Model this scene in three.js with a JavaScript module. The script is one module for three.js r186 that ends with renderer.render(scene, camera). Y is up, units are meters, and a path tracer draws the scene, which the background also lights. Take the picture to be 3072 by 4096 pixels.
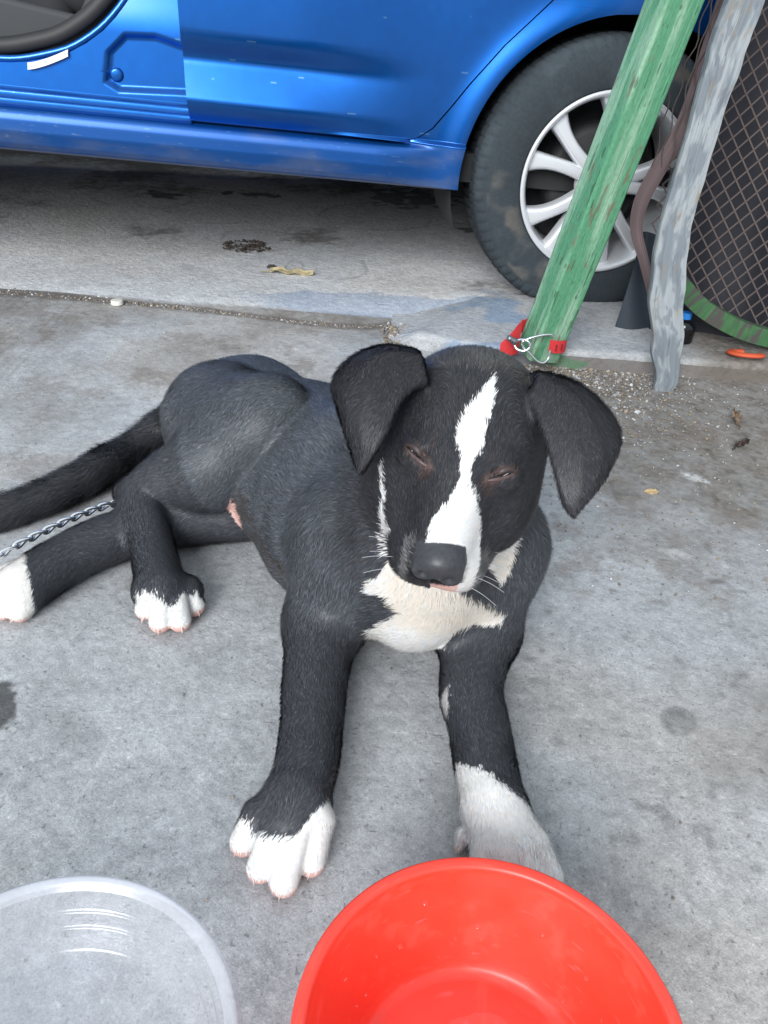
import * as THREE from 'three';
import { mergeGeometries, toCreasedNormals } from 'three/addons/utils/BufferGeometryUtils.js';
import { RoundedBoxGeometry } from 'three/addons/geometries/RoundedBoxGeometry.js';

// ---------- camera, sky, sun, exposure ----------
const scene = new THREE.Scene();
const camera = new THREE.PerspectiveCamera(63.93, 768 / 1024, 0.02, 200);
camera.rotation.order = 'YXZ';
camera.position.set(0, 0.655, 0);
camera.rotation.set(THREE.MathUtils.degToRad(-32.59), 0, THREE.MathUtils.degToRad(4.18));
scene.add(camera);

const renderer = new THREE.WebGLRenderer({ antialias: true });
renderer.setSize(768, 1024);
renderer.toneMapping = THREE.LinearToneMapping;
renderer.toneMappingExposure = 1.42;
renderer.shadowMap.enabled = true;

// a veiled sky, cool and even; the low sun behind the camera shines softly through haze
function overcastSky() {
  const W = 256, H = 128, d = new Float32Array(W * H * 4);
  for (let y = 0; y < H; y++) for (let x = 0; x < W; x++) {
    const el = ((y + 0.5) / H - 0.5) * Math.PI, s = Math.sin(el), i = (y * W + x) * 4;
    const b = s > 0 ? 0.47 + 0.2 * s : 0.15;
    d[i] = b * 0.89; d[i + 1] = b * 1.0; d[i + 2] = b * 1.1; d[i + 3] = 1;
  }
  const t = new THREE.DataTexture(d, W, H, THREE.RGBAFormat, THREE.FloatType);
  t.mapping = THREE.EquirectangularReflectionMapping; t.magFilter = THREE.LinearFilter; t.needsUpdate = true;
  return t;
}
scene.background = overcastSky();
scene.environment = scene.background;

const sun = new THREE.DirectionalLight(0xf8f9fb, 3.1);
sun.position.set(-1.4, 2.25, 3.3);
sun.target.position.set(0, 0, -1);
sun.castShadow = true; sun.shadow.radius = 60;
sun.shadow.mapSize.set(2048, 2048);
Object.assign(sun.shadow.camera, { left: -3, right: 3, top: 3, bottom: -3, near: 0.1, far: 12 });
scene.add(sun, sun.target);

// ---------- helpers ----------
const V = (x, y, z) => new THREE.Vector3(x, y, z);
const { clamp, lerp, smoothstep } = THREE.MathUtils;
function rng(seed) { let a = seed >>> 0; return () => { a = (a + 0x6d2b79f5) | 0; let t = Math.imul(a ^ (a >>> 15), 1 | a); t = (t + Math.imul(t ^ (t >>> 7), 61 | t)) ^ t; return ((t ^ (t >>> 14)) >>> 0) / 4294967296; }; }
const hash3 = (x, y, z) => { let h = Math.imul(x, 374761393) + Math.imul(y, 668265263) + Math.imul(z, 1442695041) | 0; h = Math.imul(h ^ (h >>> 13), 1274126177); return ((h ^ (h >>> 16)) >>> 0) / 4294967296; };
function noise2(x, y, s = 0) {
  const ix = Math.floor(x), iy = Math.floor(y); let fx = x - ix, fy = y - iy; fx = fx * fx * (3 - 2 * fx); fy = fy * fy * (3 - 2 * fy);
  const a = hash3(ix, iy, s), b = hash3(ix + 1, iy, s), c = hash3(ix, iy + 1, s), d = hash3(ix + 1, iy + 1, s);
  return a + (b - a) * fx + (c - a) * fy + (a - b - c + d) * fx * fy;
}
function noise3(x, y, z) { const iz = Math.floor(z); let fz = z - iz; fz = fz * fz * (3 - 2 * fz); return lerp(noise2(x, y, iz * 7919), noise2(x, y, (iz + 1) * 7919), fz); }
function fbm2(x, y, o = 4, s = 0) { let v = 0, a = 0.5, t = 0; for (let i = 0; i < o; i++) { v += a * noise2(x, y, s + i * 131); t += a; a *= 0.5; x *= 2.03; y *= 2.03; } return v / t; }
const enc = (c) => { c = clamp(c, 0, 1); return 255 * (c <= 0.0031308 ? 12.92 * c : 1.055 * Math.pow(c, 1 / 2.4) - 0.055); };
// colour texture from fn(u, v) -> linear [r, g, b]; u, v in 0..1
function colorTexture(w, h, fn) {
  const d = new Uint8Array(w * h * 4);
  for (let y = 0, i = 0; y < h; y++) for (let x = 0; x < w; x++, i += 4) { const c = fn((x + 0.5) / w, (y + 0.5) / h); d[i] = enc(c[0]); d[i + 1] = enc(c[1]); d[i + 2] = enc(c[2]); d[i + 3] = 255; }
  const t = new THREE.DataTexture(d, w, h); t.colorSpace = THREE.SRGBColorSpace; t.magFilter = THREE.LinearFilter; t.wrapS = t.wrapT = THREE.RepeatWrapping; t.needsUpdate = true; return t;
}
function grayTexture(w, h, fn) {
  const d = new Uint8Array(w * h * 4);
  for (let y = 0, i = 0; y < h; y++) for (let x = 0; x < w; x++, i += 4) { const c = clamp(fn((x + 0.5) / w, (y + 0.5) / h), 0, 1) * 255; d[i] = d[i + 1] = d[i + 2] = c; d[i + 3] = 255; }
  const t = new THREE.DataTexture(d, w, h); t.magFilter = THREE.LinearFilter; t.wrapS = t.wrapT = THREE.RepeatWrapping; t.needsUpdate = true; return t;
}
const std = (o) => { const { rgb, ...r } = o, m = new THREE.MeshPhysicalMaterial(r); if (rgb) m.color.setRGB(...rgb); return m; };
const taken = {};
const numbered = (n) => { const k = taken[n] = (taken[n] ?? -1) + 1; return k ? n + '_' + String(k).padStart(3, '0') : n; };
function mesh(name, geometry, material, parent) { const m = new THREE.Mesh(geometry, material); m.name = parent ? name : numbered(name); m.castShadow = m.receiveShadow = true; (parent ?? scene).add(m); return m; }
function thing(name, label, category, pos = [0, 0, 0], group) { const g = new THREE.Group(); g.name = numbered(name); g.position.set(...pos); g.userData = { label, category }; if (group) g.userData.group = group; scene.add(g); return g; }
function tag(o, label, category, group) { o.userData = { ...o.userData, label, category }; if (group) o.userData.group = group; return o; }
function structure(o) { o.userData.kind = 'structure'; return o; }
// geometry from a grid of points: f(i/nu, j/nv) -> [x, y, z]
function sheet(nu, nv, f, uvf) {
  const p = [], uv = [], ix = [];
  for (let j = 0; j <= nv; j++) for (let i = 0; i <= nu; i++) { const q = f(i / nu, j / nv); p.push(...q); uv.push(...(uvf ? uvf(i / nu, j / nv, q) : [i / nu, j / nv])); }
  for (let j = 0; j < nv; j++) for (let i = 0; i < nu; i++) { const a = j * (nu + 1) + i, b = a + 1, c = a + nu + 1, d = c + 1; ix.push(a, b, d, a, d, c); }
  const g = new THREE.BufferGeometry(); g.setAttribute('position', new THREE.Float32BufferAttribute(p, 3)); g.setAttribute('uv', new THREE.Float32BufferAttribute(uv, 2)); g.setIndex(ix); g.computeVertexNormals(); return g;
}
function tube(points, r, seg = 64, radial = 10, closed = false) { return new THREE.TubeGeometry(new THREE.CatmullRomCurve3(points, closed, 'centripetal'), seg, r, radial, closed); }
// ---------- ground ----------
// concrete: grey cement with mottling, dust, dark and pale grains
function concrete(x, z, o) {
  const big = fbm2(x * 1.7 + 3, z * 1.7, 3, o.seed), mid = fbm2(x * 9, z * 9, 4, o.seed + 5), fine = fbm2(x * 120, z * 120, 3, o.seed + 9), grain = hash3(Math.floor(x * 850), Math.floor(z * 850), o.seed);
  const cm = fbm2(x * 38, z * 38, 3, o.seed + 13);
  let v = o.base * (0.56 + 0.22 * big + 0.24 * mid + 0.34 * cm + 0.5 * fine) * (0.87 + 0.26 * grain);
  v *= 0.84 + 0.2 * noise2(x * 620, z * 620, o.seed + 15) + 0.12 * noise2(x * 1150, z * 1150, o.seed + 16);
  const sp = noise2(x * 330, z * 330, o.seed + 21); if (sp > 0.85) v *= 1 - (sp - 0.85) * 3.2; const sp2 = noise2(x * 260, z * 260, o.seed + 27); if (sp2 > 0.88) v *= 1 + (sp2 - 0.88) * 2.6;
  const dust = smoothstep(fbm2(x * 3.1 + 7, z * 3.1, 4, o.seed + 33), 0.45, 0.7) * o.dust;
  return [v * lerp(0.98, 1.06, dust), v * lerp(1.0, 0.985, dust), v * lerp(1.02, 0.9, dust)];
}
const blot = (x, z, cx, cz, rx, rz, a = 0, rough = 0.35, f = 30) => { const c = Math.cos(a), s = Math.sin(a), dx = x - cx, dz = z - cz, u = (dx * c + dz * s) / rx, v = (-dx * s + dz * c) / rz; return Math.hypot(u, v) + (fbm2(x * f, z * f, 3, 77) - 0.5) * 2 * rough; };
const dim = (c, k) => { c[0] *= k; c[1] *= k; c[2] *= k; };
const toward = (c, d, t) => { for (let i = 0; i < 3; i++) c[i] += (d[i] - c[i]) * t; };
const fineBump = grayTexture(1024, 1024, (u, v) => { const x = u * 64, y = v * 64; let s = 0.45 * noise2(x, y, 1) + 0.3 * noise2(x * 2.7, y * 2.7, 2) + 0.25 * hash3(Math.floor(u * 1024), Math.floor(v * 1024), 5); const p = noise2(x * 0.8, y * 0.8, 9); if (p > 0.87) s -= (p - 0.87) * 4; return s; });
fineBump.channel = 1;
function groundSheet(name, x0, x1, z0, z1, nx, nz, height, texture, bump, parent) {
  const g = sheet(nx, nz, (u, v) => { const x = lerp(x0, x1, u), z = lerp(z1, z0, v); return [x, height(x, z), z]; }, (u, v) => [u, v]);
  const p = g.attributes.position, uv1 = new Float32Array(p.count * 2); for (let i = 0; i < p.count; i++) { uv1[i * 2] = p.getX(i) / 0.6; uv1[i * 2 + 1] = p.getZ(i) / 0.6; }
  g.setAttribute('uv1', new THREE.BufferAttribute(uv1, 2));
  return structure(mesh(name, g, std({ map: texture, roughness: 0.92, specularIntensity: 0.35, bumpMap: fineBump, bumpScale: bump }), parent));
}
// far ground to the horizon
const farTex = colorTexture(512, 512, (u, v) => concrete(u * 2.4, v * 2.4, { base: 0.3, dust: 0.5, seed: 900 })); farTex.repeat.set(50, 50);
{ const m = mesh('ground', sheet(8, 8, (u, v) => [-60 + 120 * u, -0.012, 60 - 120 * v]), std({ map: farTex, roughness: 0.95 })); structure(m); }

// near pavement slab
const PX0 = -1.3, PX1 = 1.3, PZ0 = -1.9, PZ1 = 0.7;
const seamZ = (x) => -1.845 - 0.012 * Math.sin(x * 5) + 0.045 * smoothstep(x, -0.5, -0.1) * (1 - smoothstep(x, -0.1, 0.05));
const paveColor = (x, z) => {
  const c = concrete(x, z, { base: 0.32, dust: 0.6, seed: 40 });
  // finishing marks of the broom, running towards the car
  const br = smoothstep(fbm2(x * 2 + 9, z * 1.4, 2, 61), 0.42, 0.62) * (1 - smoothstep(x, 0.1, 0.3)); if (br > 0) dim(c, 1 - br * 0.16 * smoothstep(noise2(x * 260 + 4 * noise2(x * 8, z * 8), z * 9, 62), 0.45, 0.9));
  // earth and grit washed on to the slab near the threshold on the right
  const earth = smoothstep(0.7 * smoothstep(x, 0.02, 0.5) + 0.75 * smoothstep(-z, 0.6, 1.5) + 1.1 * (fbm2(x * 5, z * 5, 5, 71) - 0.5), 0.55, 1.25);
  if (earth > 0) toward(c, [0.17 * (0.7 + 0.6 * noise2(x * 150, z * 150, 73)), 0.15 * (0.7 + 0.6 * noise2(x * 150, z * 150, 73)), 0.13 * (0.7 + 0.6 * noise2(x * 150, z * 150, 73))], earth * (0.5 + 0.6 * fbm2(x * 40, z * 40, 3, 74)));
  // brown leaf-litter stains
  const lit = fbm2(x * 11 + 2, z * 11, 5, 81) + 0.25 * (fbm2(x * 90, z * 90, 3, 82) - 0.5); if (lit > 0.6 && z < -0.8) toward(c, [0.16, 0.128, 0.105], Math.min(0.42, (lit - 0.6) * 3));
  // wet spots
  let b = blot(x, z, -0.398, -0.582, 0.036, 0.05, 0.2, 0.28, 60); if (b < 1) dim(c, lerp(0.28, 1, smoothstep(b, 0.82, 1)));
  b = blot(x, z, 0.337, -0.645, 0.0215, 0.027, 0.5, 0.1); if (b < 1) dim(c, lerp(0.74, 1, smoothstep(b, 0.8, 1)));
  b = blot(x, z, -0.3, -0.56, 0.05, 0.05, 0, 0.6); if (b < 1) dim(c, lerp(0.84, 1, smoothstep(b, 0.3, 1)));
  // dried pale splashes
  for (const [sx, sz, rx, rz, a, w] of [[0.51, -1.2, 0.03, 0.011, 0.5, 0.75], [0.415, -0.972, 0.03, 0.018, 0.2, 0.35], [0.318, -0.94, 0.02, 0.01, 1, 0.25], [-0.245, -1.33, 0.018, 0.008, 0, 0.5], [-0.205, -0.83, 0.012, 0.012, 0, 0.4], [0.483, -0.95, 0.012, 0.006, 0.5, 0.4], [-0.02, -1.2, 0.02, 0.008, 0.2, 0.3]]) { const q = blot(x, z, sx, sz, rx, rz, a, 0.8, 140); if (q < 1) toward(c, [0.6, 0.6, 0.59], w * (1 - q) * 1.4 > w ? w : w * (1 - q) * 1.4); }
  // worn pits
  const pit = noise2(x * 55, z * 55, 91); if (pit > 0.8 && x > 0.1) dim(c, 1 - (pit - 0.8) * 1.6);
  // dirt in the joint
  const js = Math.abs(z - seamZ(x) - 0.006 * (fbm2(x * 30, 1, 3, 97) - 0.5)), jw = 0.018 + 0.022 * fbm2(x * 8, 5, 3, 98) + 0.02 * (1 - smoothstep(x, -0.9, -0.6)); if (js < jw && x < 0.03) toward(c, [0.13, 0.112, 0.1], (0.55 + 0.4 * fbm2(x * 60, z * 60, 3, 99)) * (1 - smoothstep(js / jw, 0.3, 1)));
  return c;
};
// one slab; the part nearest the camera carries a finer map of the same concrete
{
  const NX0 = -0.572, NX1 = 0.572, NZ0 = -0.808, NZ1 = 0.336, n = 100, st = (PX1 - PX0) / n;
  const paveY = (x, z) => { const s = Math.abs(z - seamZ(x)); return 0.0025 * (fbm2(x * 6, z * 6, 3, 15) - 0.5) - (x < 0.03 && s < 0.012 ? 0.0015 * (1 - s / 0.012) : 0); };
  const far = [], near = [], pos = [], uv = [], uv1 = [], idx = (q) => q;
  const add = (list, x, z, near_) => { list.push(pos.length / 3); pos.push(x, paveY(x, z), z); uv.push(near_ ? (x - NX0) / (NX1 - NX0) : (x - PX0) / (PX1 - PX0), near_ ? (NZ1 - z) / (NZ1 - NZ0) : (PZ1 - z) / (PZ1 - PZ0)); uv1.push(x / 0.6, z / 0.6); };
  for (let j = 0; j < n; j++) for (let i = 0; i < n; i++) {
    const x0 = PX0 + i * st, x1 = x0 + st, z0 = PZ1 - j * st, z1 = z0 - st, isNear = x0 > NX0 - 1e-4 && x1 < NX1 + 1e-4 && z0 < NZ1 + 1e-4 && z1 > NZ0 - 1e-4, q = [];
    for (const [x, z] of [[x0, z0], [x1, z0], [x1, z1], [x0, z1]]) add(q, x, z, isNear);
    (isNear ? near : far).push(q[0], q[1], q[2], q[0], q[2], q[3]);
  }
  const g = new THREE.BufferGeometry(), nor = new Float32Array(pos.length); for (let i = 0; i < pos.length; i += 3) { const e = 0.01, a = paveY(pos[i] - e, pos[i + 2]) - paveY(pos[i] + e, pos[i + 2]), b = paveY(pos[i], pos[i + 2] - e) - paveY(pos[i], pos[i + 2] + e), v = V(a, 2 * e, b).normalize(); nor.set([v.x, v.y, v.z], i); }
  g.setAttribute('position', new THREE.Float32BufferAttribute(pos, 3)); g.setAttribute('normal', new THREE.BufferAttribute(nor, 3)); g.setAttribute('uv', new THREE.Float32BufferAttribute(uv, 2)); g.setAttribute('uv1', new THREE.Float32BufferAttribute(uv1, 2)); g.setIndex([...far, ...near]); g.addGroup(0, far.length, 0); g.addGroup(far.length, near.length, 1);
  const tex = [colorTexture(2048, 2048, (u, v) => paveColor(lerp(PX0, PX1, u), lerp(PZ1, PZ0, v))), colorTexture(2048, 2048, (u, v) => paveColor(lerp(NX0, NX1, u), lerp(NZ1, NZ0, v)))];
  structure(mesh('pavement', g, tex.map((map) => std({ map, roughness: 0.92, specularIntensity: 0.35, bumpMap: fineBump, bumpScale: 0.0011 }))));
}

// driveway under the car: rises a little to the right
const driveY = (x, z) => 0.003 - 0.005 * (1 - smoothstep(-z, 1.856, 1.875)) + 0.027 * smoothstep(x, -0.6, 0.4) * smoothstep(-z, 1.856, 2.0) + 0.004 * (fbm2(x * 5, z * 5, 3, 18) - 0.5);
const DX0 = -2.6, DX1 = 2.2, DZ0 = -6.0, DZ1 = -1.856;
const driveTex = colorTexture(2048, 2048, (u, v) => {
  const x = lerp(DX0, DX1, u), z = lerp(DZ1, DZ0, v), c = concrete(x, z, { base: 0.48, dust: 0.4, seed: 140 });
  // old ring stains and patched cement
  for (const [sx, sz, rx, rz] of [[-0.62, -2.75, 0.16, 0.13], [-0.42, -2.45, 0.13, 0.12], [-0.2, -2.2, 0.12, 0.12], [-0.9, -2.9, 0.18, 0.16], [-0.1, -2.8, 0.2, 0.2], [-0.35, -2.2, 0.09, 0.08]]) { const q = blot(x, z, sx, sz, rx, rz, 0.2, 0.18, 9); if (q < 1) { dim(c, 0.95); if (q > 0.9 && noise2(x * 14, z * 14, 159) > 0.45) dim(c, 0.84); } }
  // oil and mud
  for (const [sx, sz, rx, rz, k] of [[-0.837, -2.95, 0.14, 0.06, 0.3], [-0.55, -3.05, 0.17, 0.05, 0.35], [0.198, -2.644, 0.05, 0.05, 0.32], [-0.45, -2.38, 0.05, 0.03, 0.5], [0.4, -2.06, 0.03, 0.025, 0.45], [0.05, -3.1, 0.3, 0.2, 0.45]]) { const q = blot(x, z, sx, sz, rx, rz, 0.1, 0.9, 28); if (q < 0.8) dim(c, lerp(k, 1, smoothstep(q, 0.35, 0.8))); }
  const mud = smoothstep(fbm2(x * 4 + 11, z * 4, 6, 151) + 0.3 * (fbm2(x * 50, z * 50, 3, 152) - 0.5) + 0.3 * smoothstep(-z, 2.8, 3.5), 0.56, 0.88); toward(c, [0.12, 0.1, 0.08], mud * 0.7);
  if (z > -1.9 && x < 0.03) toward(c, [0.13, 0.112, 0.1], 0.7 * (1 - smoothstep(-z + 0.02 * fbm2(x * 14, z * 14, 3, 158), 1.868, 1.895)));
  // remains of blue kerb paint along the joint
  const pm = smoothstep(fbm2(x * 9 + 3, z * 14, 4, 161) + 0.35 * (1 - smoothstep(Math.abs(z + 1.925), 0.02, 0.13)) + 0.12 * smoothstep(x, -0.5, 0), 0.72, 0.86) * (1 - smoothstep(-z, 1.98, 2.1)) * smoothstep(x, -0.45, -0.25); toward(c, [0.1, 0.2, 0.36], pm * 0.42);
  return c;
});
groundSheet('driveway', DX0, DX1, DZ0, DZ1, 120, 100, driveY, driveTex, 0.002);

// raised concrete threshold with worn paint, in front of the wheel
const TX0 = -0.02, TX1 = 1.5, TZ0 = -1.99, TZ1 = -1.637, TH = 0.043;
{
  const edge = (x) => TZ1 - 0.055 * (1 - smoothstep(x, -0.02, 0.3)) + 0.006 * (fbm2(x * 14, 3, 3, 171) - 0.5);
  const end = (z) => TX0 + 0.03 * (fbm2(z * 16, 8, 3, 172) - 0.5);
  const rows = [];
  // cross-section from the back of the top to the foot of the face, with a worn arris
  const nx = 150, prof = [[1, 1], [0.8, 1], [0.6, 1], [0.4, 1], [0.22, 1], [0.1, 0.995], [0.05, 0.98], [0.02, 0.94], [0.004, 0.84], [0, 0.66], [0, 0.4], [0, 0.1], [-0.005, -0.2]];
  const g = sheet(nx, prof.length - 1, (u, v) => {
    const k = prof[Math.round(v * (prof.length - 1))], x0 = lerp(end(lerp(edge(0), TZ0, k[0])), TX1, u), z = lerp(edge(x0), TZ0, k[0]) + (k[1] < 0.9 ? 0.006 * (fbm2(x0 * 25, k[1] * 4, 3, 173) - 0.5) : 0), ramp = smoothstep(u * (TX1 - TX0) + 0.05 * (fbm2(k[0] * 9, 3, 3, 175) - 0.5), 0, 0.05 + 0.28 * k[0]) * 0.8 + 0.2 * smoothstep(u, 0.1, 0.3);
    return [x0, lerp(0.004, TH, ramp) * Math.max(k[1], -0.2) + 0.004 * (fbm2(x0 * 8, z * 8, 3, 174) - 0.5) * (k[1] > 0.5), z];
  }, (u, v) => [u, v]);
  const p = g.attributes.position, uv = g.attributes.uv, uv1 = new Float32Array(p.count * 2);
  for (let i = 0; i < p.count; i++) { uv.setXY(i, (p.getX(i) - TX0) / 1.6, (p.getZ(i) + p.getY(i) * -1 + 2.05) / 0.5); uv1.set([p.getX(i) / 0.6, (p.getZ(i) - p.getY(i)) / 0.6], i * 2); }
  g.setAttribute('uv1', new THREE.BufferAttribute(uv1, 2)); g.computeVertexNormals();
  const tex = colorTexture(2048, 640, (u, v) => {
    const x = TX0 + u * 1.6, z = v * 0.5 - 2.05, c = concrete(x, z, { base: 0.32, dust: 0.3, seed: 240 });
    const blue = smoothstep(fbm2(x * 8 + 1, z * 8, 4, 181) + 0.25 * (1 - smoothstep(Math.abs(x - 0.19), 0.04, 0.2)), 0.62, 0.74) * (1 - smoothstep(x, 0.27, 0.34)); toward(c, [0.11, 0.22, 0.37], blue * 0.5);
    const wood = smoothstep(x + 0.1 * fbm2(x * 6, z * 6, 3, 186), 0.62, 0.75); toward(c, [0.14 * (0.6 + 0.8 * noise2(x * 120, z * 120, 187)), 0.12 * (0.6 + 0.8 * noise2(x * 120, z * 120, 187)), 0.1 * (0.6 + 0.8 * noise2(x * 120, z * 120, 187))], wood * 0.85);
    // earth-stained front face
    if (z > -1.665) toward(c, [0.13, 0.11, 0.095], 0.75 * smoothstep(fbm2(x * 10, z * 30, 4, 188) + smoothstep(x, 0.1, 0.5) * 0.5, 0.35, 0.7));
    // spilt green paint at the foot of the post
    const gp = blot(x, z, 0.35, -1.65, 0.045, 0.022, 0, 0.9, 60); if (gp < 1) toward(c, [0.05, 0.2, 0.08], 0.55 * (1 - smoothstep(gp, 0.3, 1)));
    return c;
  });
  structure(mesh('threshold', g, std({ map: tex, roughness: 0.93, specularIntensity: 0.3, bumpMap: fineBump, bumpScale: 0.002 })));
}
// loose grit: uncountable small stones and crumbs
{
  const r = rng(5), G = [0].map((k) => { const g = new THREE.IcosahedronGeometry(1, 0), p = g.attributes.position; for (let i = 0; i < p.count; i++) { const q = 0.7 + 0.5 * hash3(Math.round(p.getX(i) * 9), Math.round(p.getY(i) * 9), Math.round(p.getZ(i) * 9) + k * 31); p.setXYZ(i, p.getX(i) * q, p.getY(i) * q * 0.7, p.getZ(i) * q); } g.computeVertexNormals(); return g; });
  const place = []; const add = (x, y, z, s, c) => place.push([x, y, z, s, c]);
  const tone = () => { const q = r(); return q < 0.14 ? [0.5, 0.49, 0.47] : q < 0.62 ? [0.2, 0.17, 0.14] : q < 0.8 ? [0.3, 0.24, 0.17] : [0.28, 0.28, 0.29]; };
  for (let i = 0; i < 2600; i++) { const x = 0.3 + (r() + r() - 1) * 0.22 + r() * 0.18, z = -1.64 + r() * r() * 0.42; add(x, 0.0008, z, 0.0012 + 0.0032 * r() * r(), tone()); }
  for (let i = 0; i < 1500; i++) add(0.15 + r() * 0.75, 0.0006, -1.62 + r() * 0.75, 0.0008 + 0.0022 * r() * r(), tone());
  for (let i = 0; i < 1300; i++) { const x = -1.1 + r() * 1.15; add(x, -0.001, seamZ(x) + (r() + r() - 1) * (0.014 + 0.03 * (x < -0.6 ? r() : 0)), 0.001 + 0.003 * r() * r(), tone()); }
  for (let i = 0; i < 700; i++) add(-1.1 + r() * 2, 0.0005, -1.8 + r() * 1.5, 0.0006 + 0.0014 * r() * r(), tone());
  for (let i = 0; i < 120; i++) { const a = r() * 6.3, d = Math.sqrt(r()) * 0.06; add(-0.45 + Math.cos(a) * d * 1.2, 0.0075, -2.36 + Math.sin(a) * d, 0.002 + 0.006 * r() * r(), [0.06, 0.045, 0.035]); }
  for (let i = 0; i < 260; i++) { const a = r() * 6.3, d = r() * 0.05; add(-0.005 + Math.cos(a) * d * 0.6, 0.004, -1.74 + Math.sin(a) * d * 2, 0.002 + 0.005 * r() * r(), tone()); }
  {
    const list = place, im = new THREE.InstancedMesh(G[0], std({ roughness: 0.95 }), list.length), m = new THREE.Matrix4(), q = new THREE.Quaternion(), col = new THREE.Color();
    list.forEach(([x, y, z, s, c], i) => { q.setFromAxisAngle(V(r() - 0.5, 1, r() - 0.5).normalize(), r() * 6.3); m.compose(V(x, y + s * 0.3, z), q, V(s * (0.8 + 0.6 * r()), s, s)); im.setMatrixAt(i, m); im.setColorAt(i, col.setRGB(...c).multiplyScalar(0.7 + 0.5 * r())); });
    im.name = numbered('grit'); im.userData = { kind: 'stuff', label: 'loose grit and crumbs scattered over the concrete', category: 'grit' }; im.castShadow = im.receiveShadow = true; scene.add(im);
  }
}
// ---------- the blue car (local axes: x to the rear, y up, z outwards; origin at the hub of the rear wheel) ----------
function buildCar() {
  const car = thing('car', 'metallic blue car with silver alloy wheels parked behind the puppy', 'car', [0.4403, 0.309, -1.9722]);
  car.rotation.order = 'YXZ'; car.rotation.set(0, THREE.MathUtils.degToRad(7.32), THREE.MathUtils.degToRad(-2.4));
  const scratch = colorTexture(1024, 512, (u, v) => {
    const x = u * 2.4, y = v * 1.2; let c = [0.002, 0.1, 0.4];
    const n = fbm2(x * 60, y * 60, 3, 301); c = c.map((q) => q * (0.92 + 0.16 * n));
    // nicks and scratches through the lacquer, along the body
    const row = Math.floor(y * 160), k = hash3(Math.floor(x * 22 + row * 0.37), row, 5), e = (x * 22 + row * 0.37) % 1, yy = (y * 160) % 1; if (k > 0.985 && yy > 0.3 && yy < 0.62 && e > 0.2 && e < 0.2 + (k - 0.985) * 35) c = mixc3(c, [0.25, 0.36, 0.5], 0.55);
    return c;
  });
  const paint = std({ map: scratch, metalness: 0.85, roughness: 0.36, clearcoat: 0.6, clearcoatRoughness: 0.15 });
  const dusty = std({ map: colorTexture(1024, 256, (u, v) => { const x = u * 2.4, y = v * 0.4; const d = 0.85 * smoothstep(fbm2(x * 8, y * 22, 4, 311) + 0.3 * (1 - smoothstep(y, 0.0, 0.1)), 0.55, 0.95) * (0.5 + 0.5 * fbm2(x * 70, y * 70, 3, 312)), k = noise2(x * 60, y * 420, 313); return mixc3(mixc3([0.002, 0.078, 0.31], [0.2, 0.21, 0.22], d * 0.5), [0.35, 0.4, 0.46], k > 0.9 ? (k - 0.9) * 3 : 0); }), metalness: 0.6, roughness: 0.45, clearcoat: 0.4, clearcoatRoughness: 0.3 });
  const black = std({ rgb: [0.014, 0.014, 0.015], roughness: 0.8 }), rubber = std({ rgb: [0.02, 0.02, 0.021], roughness: 0.6 });
  const tab = (t, q) => { for (let i = 1; i < t.length; i++) if (q <= t[i][0]) { let u = clamp((q - t[i - 1][0]) / (t[i][0] - t[i - 1][0]), 0, 1); return lerp(t[i - 1][1], t[i][1], u); } return t[t.length - 1][1]; };
  const smoothTab = (t, q, w = 0.006) => { let s = 0; for (let i = -4; i <= 4; i++) s += tab(t, q + i * w / 4) * (5 - Math.abs(i)); return s / 25; };
  const FEAT = [[0, -0.012], [0.046, -0.007], [0.078, 0.0125], [0.088, 0.0145], [0.158, -0.013], [0.168, -0.0125], [0.198, 0.0085], [0.212, 0.012], [0.3, 0.013], [0.9, 0.013]];
  const bodyZ = (x, y) => { const c = 1 - smoothstep(x, -0.72, -0.4), r = Math.hypot(x - 0.01, y + 0.01); return -0.014 - 0.16 * (y - 0.22) ** 2 + c * smoothTab(FEAT, y) + (1 - c) * lerp(0.006, -0.004, smoothstep(y, 0.05, 0.0)) + 0.012 * Math.exp(-(((r - 0.345) / 0.04) ** 2)); };
  // a skin between two edges x0(y), x1(y); normals from the surface itself so that neighbouring skins shade alike
  function skin(y0, y1, x0, x1, nx, ny, zf, ys) {
    const g = sheet(nx, ny, (u, v) => { const y = ys ? ys[Math.round(v * ny)] : lerp(y0, y1, v), x = lerp(x0(y), x1(y), u); return [x, y, zf(x, y)]; }, (u, v, q) => [(q[0] + 2) / 2.4, (q[1] + 0.1) / 1.2]);
    const p = g.attributes.position, n = g.attributes.normal, e = 0.003; for (let i = 0; i < p.count; i++) { const x = p.getX(i), y = p.getY(i), q = V((zf(x - e, y) - zf(x + e, y)) / (2 * e), (zf(x, y - e) - zf(x, y + e)) / (2 * e), 1).normalize(); n.setXYZ(i, q.x, q.y, q.z); }
    return g;
  }
  const DOOR_R = [[0.0436, -0.475], [0.046, -0.475], [0.049, -0.45], [0.053, -0.438], [0.06, -0.425], [0.077, -0.402], [0.12, -0.37], [0.169, -0.336], [0.247, -0.275], [0.336, -0.189], [0.45, -0.09], [0.62, 0.02]];
  const doorR = (y) => tab(DOOR_R, y), doorF = (y) => tab([[0.046, -0.914], [0.158, -0.925], [0.26, -0.931], [0.62, -0.955]], y);
  const range = (a, b, n) => Array.from({ length: n + 1 }, (_, i) => lerp(a, b, i / n));
  const door = mesh('rear_door', skin(0, 0, doorF, doorR, 60, 90, bodyZ, [...range(0.046, 0.06, 9), ...range(0.065, 0.62, 80)]), paint, car);
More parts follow.
